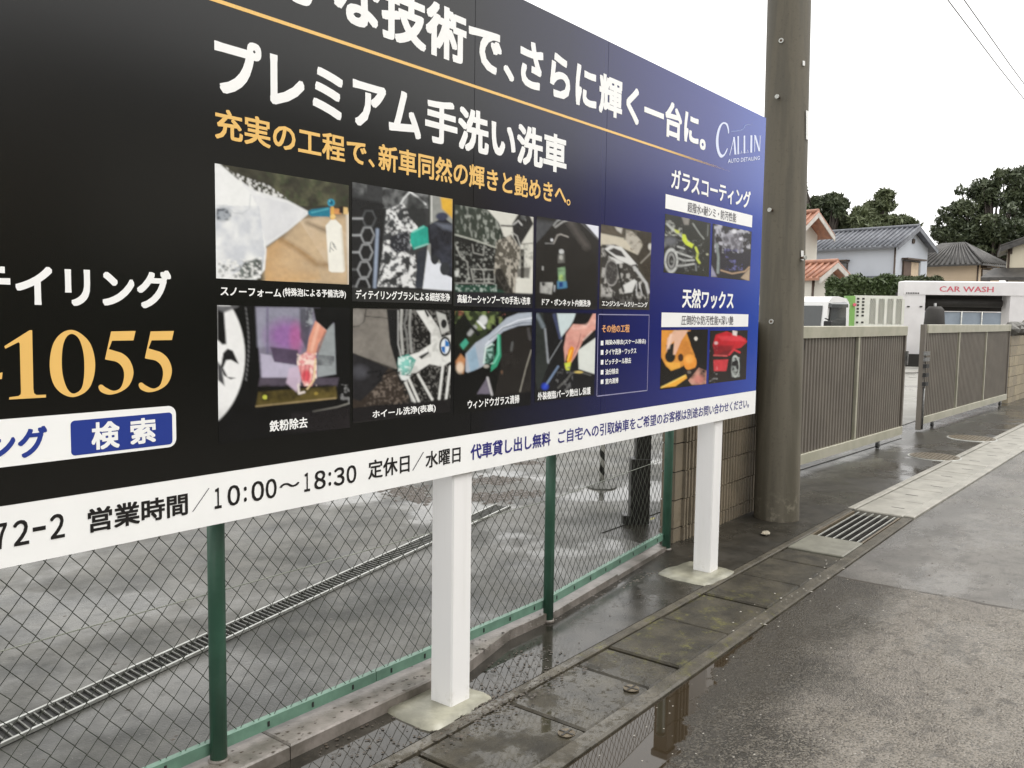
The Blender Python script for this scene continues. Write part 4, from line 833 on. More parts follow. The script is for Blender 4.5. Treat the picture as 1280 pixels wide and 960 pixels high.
# ------------------------------------------------------------------ chain link fence
M_green = simple('green paint', (.055, .14, .095), (.035, .10, .065), .35, 6)
M_rail = simple('lighter green paint', (.135, .25, .185), (.09, .17, .125), .4, 9, bump=.1)
M_wire = simple('weathered green wire', (.11, .12, .095), (.055, .062, .05), .4, 12, metal=.4)
M_black = simple('black rubber', (.015, .015, .015), (.01, .01, .01), .5, 8)
fence = thing('chain_link_fence', 'green chain link fence with green posts behind the billboard', 'fence', (FBp[0], FBp[1], 0))
off = np.array([FBp[0], FBp[1], 0.0])
def seg(p, q): p = np.array(p); q = np.array(q); L = np.linalg.norm(q - p); return p, (q - p) / L, L
for x, y, r, h in ((-.28, 2.385, .026, 1.2), (1.545, 2.383, .027, 1.2), (3.375, 2.385, .025, 1.2), (4.93, 2.565, .028, 1.2), (5.035, 2.615, .020, 1.2)):
    b = MB().tube([(x, y, .0), (x, y, h)], r, 20); o = b.build('fence_post', M_green, fence); o.location = -off
    c_ = MB().tube([(x, y, h), (x, y, h + .012), (x, y, h + .02)], [r * 1.15, r * 1.15, r * .5], 16).build('post_cap', M_green, o)
    zc_ = .045 if x < 3 else .0; MB().tube([(x, y, zc_), (x, y, zc_ + .014)], [r * 1.35, r * 1.15], 12).build('footing_collar', M_kerb, o)
for p, q in ((FA, FBp), (FBp, FC)):
    p, d, L = seg(p, q); nn = np.array([-d[1], d[0]])
    for a in np.arange(0, L - .01, 1.15 if L > 2 else 1.6):
        b_ = min(L, a + (1.15 if L > 2 else 1.6)); m_ = p + d * (a + b_) / 2
        b = MB().obox(m_ - nn * .006, d, nn, .068, .108, (b_ - a) / 2 - .002, .004).obox(m_ + nn * .010, d, nn, .100, .104, (b_ - a) / 2 - .002, .011)
        o = b.build('bottom_rail', M_rail, fence); o.location = -off
        s = MB()
        for t in np.arange(a + .08, b_ - .03, .19): s.obox(p + d * t - nn * .0112, d, nn, .079, .097, .004, .0008)
        if s.v: tag(s.build('rail_slot', M_black, o), kind='stuff')
ws = MB(); tw = []
hw, hz = .0335, .0395
for p, q in ((FA, FBp), (FBp, FC)):
    p, d, L = seg(p, q); nn = np.array([-d[1], d[0]]); W_ = int(L / hw)
    for i in range(W_):
        pts = []; lv = 28
        for k in range(lv):
            right_ = (i + k) % 2 == 0; s_ = (i + (1.04 if right_ else -.04)) * hw
            yo = .0022 * (1 if right_ else -1) + .006 * math.sin(i * .11 + k * .3); xy = p + d * s_ + nn * (.012 + yo)
            pts.append((xy[0] - off[0], xy[1] - off[1], .095 + k * hz + .0015 * math.sin(i * 1.7 + k)))
        ws.tube(pts, .00175, 4, cap=False)
o = ws.build('wire_mesh', M_wire, fence, fix=False); tag(o, kind='stuff')
zt_ = yp(290, 735, 2.41)[2]
for z in (zt_, 1.16):
    t_ = MB().tube([(FA[0], FA[1] + .004, z), (FBp[0], FBp[1] + .004, z), (FC[0], FC[1] + .004, z - .004)], .0019, 6).build('tension_wire', simple('pale tension wire', (.45, .47, .40), (.3, .32, .26), .4, 10), fence); t_.location = -off

# ------------------------------------------------------------------ split block wall between fence and gate
n = N('ribbed concrete block'); rnd = n.new('ShaderNodeObjectInfo').outputs['Random']; X, Y, Z = n.xyz()
c = n.mix(rnd, (.20, .165, .115, 1), (.15, .125, .09, 1)); c = n.mix(n.ramp(n.noise(30, 4, .7), .4, .7), c, (.17, .135, .09, 1))
c = n.mix(n.m2('MULTIPLY', n.ramp(n.noise(5, 4, .6), .45, .65), .5), c, (.10, .085, .055, 1))
M_block = n.out(c, .6, n.bump(n.noise(60, 4, .7), .5, .006))
M_joint = simple('dark mortar joint', (.04, .033, .025), (.025, .02, .016), .8, 20)
def block_mesh(L, Hh, ribs=True, plain=.0):
    b = MB(); g = .0045; b.box((g, 0, g), (L - g, .10, Hh - g))
    if ribs:
        n_ = int(round((L - plain) / .0487)); w = (L - plain - 2 * g) / n_
        for k in range(n_):
            x = plain + g + k * w
            b.add([(x + w * .12, 0, g), (x + w * .3, -.02, g), (x + w * .7, -.02, g), (x + w * .88, 0, g), (x + w * .12, 0, Hh - g), (x + w * .3, -.02, Hh - g), (x + w * .7, -.02, Hh - g), (x + w * .88, 0, Hh - g)],
                  [(0, 1, 5, 4), (1, 2, 6, 5), (2, 3, 7, 6), (4, 5, 6, 7), (3, 2, 1, 0)])
    return b
def block_wall(t, x0, L, Z0, n_rows, rib_rows, mat, mats):
    full = block_mesh(.39, .19, rib_rows).mesh('block', mat); half = block_mesh(.195, .19, rib_rows).mesh('block', mat); endb = block_mesh(.39, .19, rib_rows, .10).mesh('block', mat); endh = block_mesh(.195, .19, rib_rows, .10).mesh('block', mat)
    MB().box((.008, .008, Z0), (L - .008, .092, Z0 + n_rows * .19 - .004)).build('mortar_core', M_joint, t)
    for r in range(n_rows):
        x = 0; first = True
        while x < L - .1:
            h_ = first and r % 2; w = .195 if h_ or x + .39 > L + .01 else .39
            me = (endh if h_ else endb) if first else (half if w < .3 else full)
            link('block', me, t, (x0 + x, random.uniform(-.002, .002), Z0 + r * .19)); x += w; first = False
bw = thing('block_wall', 'brown ribbed concrete block wall between the wire fence and the utility pole', 'block wall', (5.10, 2.605, 0))
block_wall(bw, 0, 2.145, -.097, 8, True, M_block, None)
MB().box((-.01, -.012, 1.425), (2.155, .112, 1.475), .01).build('coping', M_kerb, bw)

# ------------------------------------------------------------------ sliding yard gate, two leaves
M_slat = simple('bronze grey slat', (.165, .145, .120), (.135, .118, .098), .45, 3, metal=.2)
M_rail2 = simple('champagne grey rail', (.42, .40, .32), (.34, .33, .25), .4, 5, metal=.2, bump=.1)
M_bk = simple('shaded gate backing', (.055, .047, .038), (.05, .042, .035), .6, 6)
M_chrome = simple('worn latch steel', (.3, .3, .29), (.12, .12, .12), .35, 30, metal=.7)
def gate_leaf(pa, pb, ext, zt, stiles, label, right_rail):
    A = gp(*pa, .09)[:2]; B = gp(*pb, .09)[:2]; d = (B - A) / np.linalg.norm(B - A); A = A - d * ext; L = np.linalg.norm(B - A)
    t = thing('gate_leaf', label, 'gate', (A[0], A[1], 0), math.atan2(d[1], d[0]), 'leaves of the yard gate'); t['L'] = float(L)
    MB().box((0, -.03, .09), (L, .03, .19), .004).build('bottom_rail', M_rail2, t)
    MB().box((0, -.034, zt - .115), (L, .034, zt), .006).build('top_rail', M_rail2, t)
    for s in [0.0] + stiles + [L - .05]: MB().box((s, -.026, .1905), (s + .05, .026, zt - .1155)).build('stile', M_rail2 if s in stiles else M_slat, t)
    me = MB().add([(0, .004, 0), (.012, -.012, 0), (.046, -.012, 0), (.058, .004, 0), (0, .004, zt - .306), (.012, -.012, zt - .306), (.046, -.012, zt - .306), (.058, .004, zt - .306)], [(0, 1, 5, 4), (1, 2, 6, 5), (2, 3, 7, 6), (0, 4, 7, 3), (3, 2, 1, 0), (4, 5, 6, 7)]).mesh('slat', M_slat)
    x = .056
    while x < L - .11:
        if not any(s - .06 < x < s + .05 for s in stiles): link('slat', me, t, (x, 0, .1905))
        x += .0795
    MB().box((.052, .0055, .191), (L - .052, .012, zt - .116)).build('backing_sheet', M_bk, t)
    return t, d, L, A
def caster(t, x):
    c_ = MB().box((x - .02, -.02, .05), (x + .02, .02, .0895)).build('caster_bracket', M_chrome, t)
    MB().tube([(x, -.016, .036), (x, .016, .036)], .036, 16).build('caster_wheel', M_black, c_)
pitch = 0
t1, d1, L1, A1 = gate_leaf((1000, 580), (1124.5, 542.5), .95, 1.425, [0.0], 'nearer leaf of the grey slatted yard gate, beside the utility pole', 0) if False else (None,) * 4
def along(pa, pb, ext, px):                                # distance along a leaf of the point seen at column px
    A = gp(*pa, .09)[:2]; B = gp(*pb, .09)[:2]; d = (B - A) / np.linalg.norm(B - A); A = A - d * ext
    best = min(np.arange(0, 9, .01), key=lambda s: abs(proj((A[0] + d[0] * s, A[1] + d[1] * s, .8))[0] - px)); return float(best)
s1 = along((1000, 580), (1124.5, 542.5), .95, 1068)
t1, d1, L1, A1 = gate_leaf((1000, 580), (1124.5, 542.5), .95, 1.425, [s1], 'nearer leaf of the grey slatted yard gate, beside the utility pole', 0)
caster(t1, along((1000, 580), (1124.5, 542.5), .95, 1101)); caster(t1, .5)
MB().box((L1 - .049, -.06, .95), (L1 - .01, -.035, 1.12)).build('latch_plate', M_chrome, t1)
s2 = [along((1151, 530), (1256, 499), 0, 1195), along((1151, 530), (1256, 499), 0, 1229)]
t2, d2, L2, A2 = gate_leaf((1151, 530), (1256, 499), 0, 1.44, s2, 'farther leaf of the grey slatted yard gate, beside the tan block pillar', 0)
caster(t2, .55); caster(t2, L2 - .4)
MB().box((-.14, -.03, .02), (-.06, .03, 1.44)).box((-.06, -.01, .3), (-.001, .01, .34)).box((-.06, -.01, 1.2), (-.001, .01, 1.24)).build('lock_stile', M_slat, t2)
for z in (.62, .74, .86, .95, 1.03): MB().box((-.16, -.075, z), (-.02, -.031, z + .05)).build('latch', M_black if z < .9 else M_chrome, t2)
MB().tube([(-.10, -.045, .03), (-.10, -.045, .6)], .012, 8).build('drop_bolt', M_chrome, t2)
# ground rail of the gate and the plate on the near end
gx = MB().box((-.2, .06, .0), (L1 + .3, .10, .006)); o = gx.build('gate_track', M_grate, None, (A1[0], A1[1], 0)); o.rotation_euler = (0, 0, math.atan2(d1[1], d1[0])); tag(o, 'low steel track lying under the nearer gate leaf', 'gate track')
pl = at(1003.5, 440, 8.3); pl2 = at(1003.5, 478, 8.3)
kp = thing('keypad_plate', 'pale narrow plate fixed beside the pole at the end of the gate', 'plate', (pl[0], pl[1], 0))
MB().box((-.03, -.01, pl2[2]), (.03, .012, pl[2])).build('plate', M_rail2, kp); MB().tube([(0, .03, 0), (0, .03, pl[2] + .15)], .018, 10).build('stand', M_galv, kp)
MB().box((-.025, -.02, pl[2] + .02), (.025, .012, pl[2] + .1)).build('switch_box', M_black, kp)

# tan block pillar and wall past the gate
P2 = np.array([A2[0] + d2[0] * (L2 + .25), A2[1] + d2[1] * (L2 + .25)])
M_tan = None
n = N('tan concrete block'); rnd = n.new('ShaderNodeObjectInfo').outputs['Random']
c = n.mix(rnd, (.34, .285, .19, 1), (.25, .21, .15, 1)); c = n.mix(n.ramp(n.noise(20, 4, .7), .45, .7), c, (.19, .165, .12, 1)); M_tan = n.out(c, .6, n.bump(n.noise(50, 4), .4, .006))
fw_ = thing('block_wall', 'tan concrete block wall past the farther gate leaf, under a heap of stones', 'block wall', (P2[0], P2[1], 0), -.03)
block_wall(fw_, 0, 3.9, -.09, 7, False, M_tan, None)
hp = thing('stone_heap', 'heap of rough grey garden stones above the tan block wall', 'stone heap', (P2[0], P2[1] + .06, 1.24), -.03)
M_rock = simple('grey rock', (.20, .195, .18), (.09, .085, .075), .7, 6, bump=.8)
def rock(name, c, r, mat, parent=None, n_=9, m_=6, zs=.7, seed=0):
    rr = np.random.default_rng(seed); v = []; f = []
    for i in range(m_ + 1):
        for k in range(n_):
            th = PI * i / m_; ph = 2 * PI * k / n_; q_ = r * rr.uniform(.75, 1.12) if 0 < i < m_ else r * .9
            v.append((c[0] + q_ * math.sin(th) * math.cos(ph), c[1] + q_ * math.sin(th) * math.sin(ph), c[2] + q_ * zs * math.cos(th)))
    for i in range(m_):
        for k in range(n_): f.append((i * n_ + k, i * n_ + (k + 1) % n_, (i + 1) * n_ + (k + 1) % n_, (i + 1) * n_ + k))
    return MB().add(v, f).build(name, mat, parent)
for k in range(12): rock('stone', (.1 + k * .3, random.uniform(-.02, .05), .1 + random.random() * .12), .19, M_rock, hp, seed=k)

# ------------------------------------------------------------------ things in the yard behind the fence
z0 = .004
a0, a1 = gp(0, 911, z0), gp(545, 664, z0); b0, b1 = gp(0, 936, z0), gp(639, 634, z0)
d = (b1 - b0)[:2]; d /= np.linalg.norm(d); nn = np.array([-d[1], d[0]]); wid = float((a0 - b0)[:2] @ nn); o0 = b0[:2] - d * 2.0; Ld = float(np.linalg.norm((b1 - b0)[:2])) + 2.0
dr = tag(link('yard_drain', None, None, (o0[0], o0[1], 0), math.atan2(d[1], d[0])), kind='structure')
MB().box((0, 0, z0 + .001), (Ld, wid, z0 + .003)).build('drain_shade_sheet', M_hole, dr)  # black sheet on top of the lot, standing in for a shaded recess
for y in (0, wid - .012): MB().box((0, y, z0 + .0031), (Ld, y + .012, z0 + .016)).build('drain_frame', M_galv, dr)
me = MB().add([(0, .0125, z0 + .005), (.006, .0125, z0 + .005), (.006 + .03, wid - .0125, z0 + .005), (.03, wid - .0125, z0 + .005), (0, .0125, z0 + .013), (.006, .0125, z0 + .013), (.006 + .03, wid - .0125, z0 + .013), (.03, wid - .0125, z0 + .013)],
              [(0, 3, 2, 1), (4, 5, 6, 7), (0, 1, 5, 4), (1, 2, 6, 5), (2, 3, 7, 6), (3, 0, 4, 7)]).mesh('drain_bar', simple('dull drain bar', (.17, .17, .15), (.1, .1, .09), .4, 20, metal=.4))
for k in range(int((Ld - .05) / .031)): link('drain_bar', me, dr, (.01 + k * .031, 0, 0))
# striped marker pole
M_rock0 = simple('grey rubber base', (.12, .12, .11), (.08, .08, .07), .5, 14)
sp = gp(752, 609, z0); t = thing('marker_pole', 'thin black and white striped marker pole on a round base in the yard', 'marker pole', (sp[0], sp[1], z0))
n = N('spiral stripes'); tc = n.new('ShaderNodeTexCoord').outputs['Object']; q_ = n.new('ShaderNodeSeparateXYZ'); n.put(q_.inputs[0], tc)
ang_ = n.m2('ARCTAN2', q_.outputs[1], q_.outputs[0]); ph = n.m2('FRACT', n.m2('ADD', n.m2('MULTIPLY', q_.outputs[2], 7.5), n.m2('MULTIPLY', ang_, 1 / (2 * PI))))
M_stripe = n.out(n.mix(n.m2('GREATER_THAN', ph, .5), (.55, .55, .50, 1), (.012, .012, .012, 1)), .4)
MB().tube([(0, 0, .03), (0, 0, .95)], .022, 16).build('pole', M_stripe, t)
MB().tube([(0, 0, 0), (0, 0, .012), (0, 0, .035), (0, 0, .05)], [.13, .125, .05, .03], 24).build('base', M_rock0, t)
# dark stepped post
bp = gp(812, 655, z0); t = thing('gate_motor_post', 'black stepped metal housing standing behind the wire fence', 'metal post', (bp[0], bp[1] + .08, z0), HEAD)
M_dk = simple('black enamel', (.02, .018, .016), (.012, .011, .01), .4, 10)
MB().box((-.078, -.05, .0), (.06, .08, .47), .004).build('housing', M_dk, t); MB().box((-.045, -.045, .471), (.06, .075, 1.15), .004).build('column', M_dk, t); MB().box((-.13, -.06, 0), (-.079, .05, .06), .004).build('foot', M_dk, t)
lf = gp(815, 649, z0); 
t = MB().add([(-.04, 0, .012), (-.01, -.012, .016), (.03, -.006, .014), (.045, .004, .018), (.02, .014, .02), (-.02, .012, .016)], [(0, 1, 2, 3, 4, 5)]).build('fallen_leaf', simple('yellow leaf', (.55, .52, .16), (.45, .4, .1), .5, 30), None, (lf[0] - .03, lf[1] - .02, 0), fix=False); tag(t, 'small yellow leaf lying by the black housing behind the fence', 'leaf')

# ------------------------------------------------------------------ debris on the wet ground
def scatter(name, label_kind, pts, smin, smax, mat, z, seed, flat_=.25):
    rr = np.random.default_rng(seed); V = []; F = []
    for x, y in pts:
        s_ = rr.uniform(smin, smax); a = rr.uniform(0, 2 * PI); k = rr.integers(4, 7); b = len(V)
        for i in range(k):
            th = a + 2 * PI * i / k; r_ = s_ * rr.uniform(.6, 1.1); V.append((x + r_ * math.cos(th) * 1.3, y + r_ * math.sin(th), z + .0004))
        V.append((x, y, z + s_ * flat_)); F += [(b + i, b + (i + 1) % k, b + k) for i in range(k)]
    me = bpy.data.meshes.new(name); me.from_pydata(V, [], F); me.materials.append(mat); me.update(); return tag(link(name, me), kind='stuff')
M_flake = simple('wet dead leaf', (.035, .026, .018), (.06, .045, .03), .3, 40); M_peb = simple('pale pebble', (.36, .34, .30), (.24, .22, .19), .5, 60)
rr = np.random.default_rng(5)
pts = [(rr.uniform(.8, 4.8), 2.285 + abs(rr.normal(0, .06))) for _ in range(260)]
scatter('leaf_litter', '', [(x, y) for x, y in pts if y < 2.44], .003, .010, M_flake, .05, 1)
scatter('leaf_litter', '', [(rr.uniform(1.8, 3.1), rr.uniform(1.9, 2.27)) for _ in range(420)] + [(rr.normal(2.5, .15), rr.normal(2.02, .05)) for _ in range(260)] + [(rr.uniform(3, 7), rr.uniform(2.05, 2.28)) for _ in range(60)], .002, .008, M_flake, .003, 2)
scatter('leaf_litter', '', [(rr.uniform(1, 5.5), rr.uniform(2.55, 4.4)) for _ in range(110)] + [(rr.uniform(5, 9), rr.uniform(3.2, 6)) for _ in range(80)], .004, .013, M_flake, .004, 3)
scatter('pebbles', '', [(rr.uniform(2.2, 7), rr.uniform(.2, 1.54)) for _ in range(220)], .002, .005, M_peb, -.012, 4, .5)
scatter('pebbles', '', [(rr.uniform(2.2, 7), rr.uniform(.2, 1.54)) for _ in range(260)], .003, .008, M_flake, -.012, 6, .5)
scatter('pebbles', '', [(rr.uniform(3.8, 5.5), rr.normal(1.6, .05)) for _ in range(45)], .003, .008, M_peb, .003, 7, .4)
pile = []
for (px, py, sx, sy, nn_) in ((618, 600, 30, 4, 240), (612, 622, 26, 5, 260), (508, 615, 22, 6, 260), (655, 617, 20, 3, 120), (655, 579, 22, 2, 140), (525, 623, 12, 4, 120)):
    for _ in range(nn_): g_ = gp(rr.normal(px, sx * .55), rr.normal(py, sy * .55), z0); pile.append((g_[0], g_[1]))
scatter('dead_leaf_drift', '', pile, .012, .035, M_flake, .004, 8, .4)
ck = gp(957, 668); rock('broken_concrete_piece', (0, 0, .012), .045, simple('broken concrete', (.34, .30, .23), (.22, .2, .15), .6, 20, bump=.4), None, zs=.2, seed=3)
o = bpy.data.objects['broken_concrete_piece']; o.location = (ck[0], ck[1], 0); o.scale = (1.5, .7, 1); o.rotation_euler = (0, 0, .3); tag(o, 'small pale broken concrete piece on the wet footway before the pole', 'concrete piece')
for k, (px, py) in enumerate(((708, 917), (789, 861))):   # lifting rings in the covers
    g_ = gp(px, py); o = MB().tube([(0, 0, .0005), (0, 0, .004)], .032, 18).build('lifting_ring', M_man, gut, (g_[0], g_[1], 0))
    MB().box((-.03, -.004, .004), (.03, .004, .006)).box((-.004, -.03, .0041), (.004, .03, .0062)).build('cross', M_grate, o)

# ------------------------------------------------------------------ far side of the yard
def zat(px, py, dd): return float(at(px, py, dd)[2])
def ground_at(px, dd): p_ = at(px, 400, dd); return (float(p_[0]), float(p_[1]))
M_wpaint = simple('white machine paint', (.80, .78, .78), (.72, .70, .70), .4, 2); M_red = simple('red lettering', (.66, .14, .18), (.6, .12, .16), .4, 5)
M_darkin = simple('dark machine interior', (.016, .014, .012), (.03, .027, .024), .7, 2); M_bluegrey = simple('blue grey tarpaulin sheet', (.30, .35, .41), (.24, .28, .33), .6, 1.5)
def s_(px, dd, org): return (px - org) / FOC * dd
D = 28.0; ox, oy = ground_at(1128, D)
cw = thing('car_wash_gantry', 'white drive-through car wash gantry with red lettering behind the gate', 'car wash', (ox, oy, 0), HEAD - .12)
zt = zat(1190, 352, D); zo = zat(1190, 369, D); X_ = lambda px: s_(px, D, 1128)
MB().box((0, 0, 0), (X_(1154), 0.6, zo - .002)).build('left_column', M_wpaint, cw)
MB().box((X_(1253.5), 0, 0), (X_(1306), 0.6, zo - .002)).build('right_column', M_wpaint, cw)
MB().box((0, -.02, zo), (X_(1306), 0.6, zt), .03).build('top_beam', M_wpaint, cw)
MB().box((X_(1154) - .5, .65, zat(1190, 388.5, D)), (X_(1253) + .2, 1.4, zo + .1)).build('roller_housing', M_darkin, cw)
MB().tube([(X_(1158), .35, zo - .25), (X_(1249), .35, zo - .25)], .13, 12).build('top_brush', M_darkin, cw)
V, F = glyphs('CAR WASH', 0, 2); mn, mx = V.min(0), V.max(0); xa, xb = X_(1170), X_(1233); za, zb_ = zat(1200, 365.2, D), zat(1200, 358.5, D)
me = bpy.data.meshes.new('lettering'); A_ = []
for i, (a, b) in enumerate(((0, 0), (.02, 0), (-.02, 0))): A_ += [(xa + (v[0] + a - mn[0]) / (mx[0] - mn[0]) * (xb - xa), -.024 - i * .001, za + (v[1] - mn[1]) / (mx[1] - mn[1]) * (zb_ - za)) for v in V]
me.from_pydata(A_, [], [tuple(k * len(V) + j for j in f) for k in range(3) for f in F]); me.materials.append(M_red); link('lettering', me, cw)
b = MB()
for k in range(8): b.box((X_(1130.5) + k * .052, -.024, zat(1138, 367.4, D)), (X_(1130.5) + k * .052 + .036, -.021, zat(1138, 365.6, D)))
tag(b.build('name_strip', M_darkin, cw), kind='stuff')
for px in (1132.5, 1147.5): MB().box((X_(px), -.03, zat(px, 384, D)), (X_(px) + .08, -.001, zat(px, 382.5, D))).build('sensor', M_darkin, cw)
MB().box((X_(1277), -.03, zat(1277, 384, D)), (X_(1285), -.001, zat(1277, 377, D))).build('control_panel', M_darkin, cw)
MB().box((X_(1131), -.35, 0), (X_(1152), -.02, .4)).build('wheel_guard', M_darkin, cw)
# brush stack seen in the opening
D = 26.5; ox, oy = ground_at(1168, D)
t = thing('brush_unit', 'black bulky washing brush standing at the left of the car wash opening', 'washing brush', (ox, oy, 0), HEAD)
b = MB(); zz = zat(1168, 383, D); b.tube([(0, 0, .1), (0, 0, 1.35), (0, 0, zz - .1), (0, 0, zz)], [.30, .30, .26, .17], 18); b.build('bristles', M_darkin, t); MB().tube([(0, 0, 0), (0, 0, zz + .1)], .04, 8).build('shaft', M_chrome, t)
# blue grey sheet fence behind the car wash
D = 34.0; ox, oy = ground_at(1150, D)
t = thing('sheet_fence', 'blue grey sheet fence seen through the car wash opening', 'fence', (ox, oy, 0), HEAD)
for k in range(7):
    MB().box((k * .8 + .01, 0, .1), (k * .8 + .79, .03, zat(1200, 390, D))).build('sheet', M_bluegrey, t)
    MB().tube([(k * .8, -.04, 0), (k * .8, -.04, zat(1200, 388, D))], .03, 8).build('post', M_galv, t)
MB().box((0, -.05, zat(1200, 390, D) + .005), (5.6, .04, zat(1200, 386.5, D))).build('top_rail', M_wpaint, t)
# perforated screen with green end panel
D = 25.0; ox, oy = ground_at(1057, D); X_ = lambda px: s_(px, D, 1057)
M_lime = simple('lime green paint', (.22, .42, .12), (.18, .35, .10), .4, 3); M_perf = simple('perforated mesh infill', (.33, .33, .28), (.18, .18, .15), .7, 9, rv=0); M_cream = simple('cream frame paint', (.72, .72, .66), (.62, .62, .55), .5, 3)
t = thing('perforated_screen', 'cream perforated screen with a lime green end panel beside the car wash', 'screen', (ox, oy, 0), HEAD)
zt = zat(1090, 369.5, D)
b = MB(); prof = [(X_(1056), 0), (X_(1059), -.16), (X_(1066), -.12), (X_(1066.5), 0), (X_(1066), .2), (X_(1057), .2)]
b.prism([(x, y, 0) for x, y in prof], (0, 0, 0), (0, 0, zt - .02)).build('end_panel', M_lime, t)
MB().tube([(X_(1064.5), -.15, zat(1065, 381, D)), (X_(1064.5), -.18, zat(1065, 381, D))], .05, 10).build('marker_lamp', M_red, t)
MB().box((X_(1067), 0, 0), (X_(1083.5), .05, zt)).build('punched_panel', M_cream, t)
me = MB().box((0, -.012, 0), (.065, -.001, .05)).mesh('slot', M_darkin)
for px in (1070, 1076.5):
    for y in (374.5, 378.5, 382.5, 387, 391, 395.5, 404): link('slot', me, t, (X_(px), 0, zat(px, y, D)))
MB().box((X_(1083.5) + .002, 0, zt - .09), (X_(1127.5), .05, zt)).build('frame_rail', M_cream, t); MB().box((X_(1083.5) + .002, 0, 1.0), (X_(1127.5), .05, 1.36)).build('frame_rail', M_cream, t)
for k in range(5):
    px = 1083.8 + k * 10.9; MB().box((X_(px) - .02, -.004, 1.361), (X_(px) + .055, .054, zt - .091)).build('frame_post', M_cream, t)
    if k < 4:
        b = MB(); x0_ = X_(px) + .057; x1_ = X_(px + 10.9) - .022
        for i in range(14):
            for j in range(5):
                w_ = (x1_ - x0_) / 5; h_ = (zt - .091 - 1.361) / 14
                if (i + j) % 2: b.box((x0_ + j * w_, .01, 1.361 + i * h_), (x0_ + (j + 1) * w_ - .006, .03, 1.361 + (i + 1) * h_ - .008))
        tag(b.build('mesh_infill', M_cream, t), kind='stuff'); MB().box((x0_, .035, 1.362), (x1_, .045, zt - .092)).build('infill_sheet', M_perf, t)

# ------------------------------------------------------------------ white light truck
D = 14.6; cxy = ground_at(1029, D)
fdir = np.array([-.94, -.34]); r2 = np.array([math.cos(HEAD), math.sin(HEAD)]); f2 = FW
fwd = f2 * -.74 + r2 * -.67; yaw = math.atan2(fwd[1], fwd[0])
tr = thing('light_truck', 'white light truck with dark windscreen parked behind the gate beside the pole', 'truck', (cxy[0], cxy[1], 0), yaw)
M_tw = simple('white car paint', (.80, .80, .79), (.74, .74, .73), .18, 1, spec=.6); M_glass = simple('dark car glass', (.035, .04, .04), (.05, .055, .055), .04, 1, spec=.8, rv=0)
zr = zat(1035, 369.5, D)                                    # roof height ; local x forward, y to the truck's left; origin at the front left pillar foot
def shell(y0, y1):
    prof = [(0.02, .45), (.06, .95), (-.02, 1.05), (-.20, zr - .10), (-.32, zr - .02), (-.60, zr), (-1.00, zr - .03), (-1.12, zr - .12), (-1.16, .45)]
    return MB().prism([(x, y0, z) for x, z in prof], (0, 0, 0), (0, y1 - y0, 0))
shell(-1.42, 0).build('cab', M_tw, tr)
def xs(z): return -.02 - (z - 1.05) / (zr - .10 - 1.05) * .18
MB().prism([(xs(1.10) + .012, -1.33, 1.10), (xs(1.10) + .012, -.07, 1.10), (xs(zr - .17) + .012, -.09, zr - .17), (xs(zr - .17) + .012, -1.31, zr - .17)], (0, 0, 0), (.004, 0, .002)).build('windscreen', M_glass, tr)
MB().prism([(-.10, .004, 1.10), (-.26, .004, zr - .17), (-.96, .004, zr - .15), (-1.0, .004, 1.10)], (0, 0, 0), (0, .004, 0)).build('side_window', M_glass, tr)
MB().prism([(-.20, .009, 1.10), (-.24, .009, 1.10), (-.30, .009, zr - .17), (-.27, .009, zr - .17)], (0, 0, 0), (0, .006, 0)).build('window_divider', M_black, tr)
MB().prism([(-.5, .009, 1.12), (-.55, .009, zr - .24), (-.78, .009, zr - .22), (-.80, .009, 1.12)], (0, 0, 0), (0, .003, 0)).build('seat_reflection', M_bluegrey, tr) if False else None
MB().box((.0, .03, 1.22), (.05, .16, 1.46), .01).tube([(-.08, .0, 1.5), (.02, .1, 1.48)], .012, 6).build('mirror', M_black, tr)
MB().prism([(-.18, .01, zr - .18), (-.2, .06, zr - .2), (-.92, .06, zr - .19), (-.92, .01, zr - .15)], (0, 0, 0), (0, 0, .06)).build('window_visor', M_glass, tr)
MB().box((-1.16, -1.40, .5), (-1.13, -.02, .56)).box((-3.3, -1.42, .62), (-1.2, 0, .68)).box((-3.3, -1.42, .68), (-3.26, 0, .98)).box((-3.26, -.04, .6801), (-1.2, 0, .98)).box((-3.26, -1.42, .6801), (-1.2, -1.38, .98)).build('load_bed', M_tw, tr)
for x in (-.45, -2.6):
    for y in (-1.38, -.14):
        w = MB().tube([(x, y, .27), (x, y + .13, .27)], .27, 22).build('wheel', M_black, tr); MB().tube([(x, y - .004, .27), (x, y + .134, .27)], .16, 16).build('rim', M_galv, w)
for y in (-1.30, -.24): MB().box((.03, y, .68), (.062, y + .14, .82), .01).build('headlight', M_label, tr)
MB().box((-.02, -1.42, .36), (.09, 0, .5), .02).build('bumper', M_tw, tr)

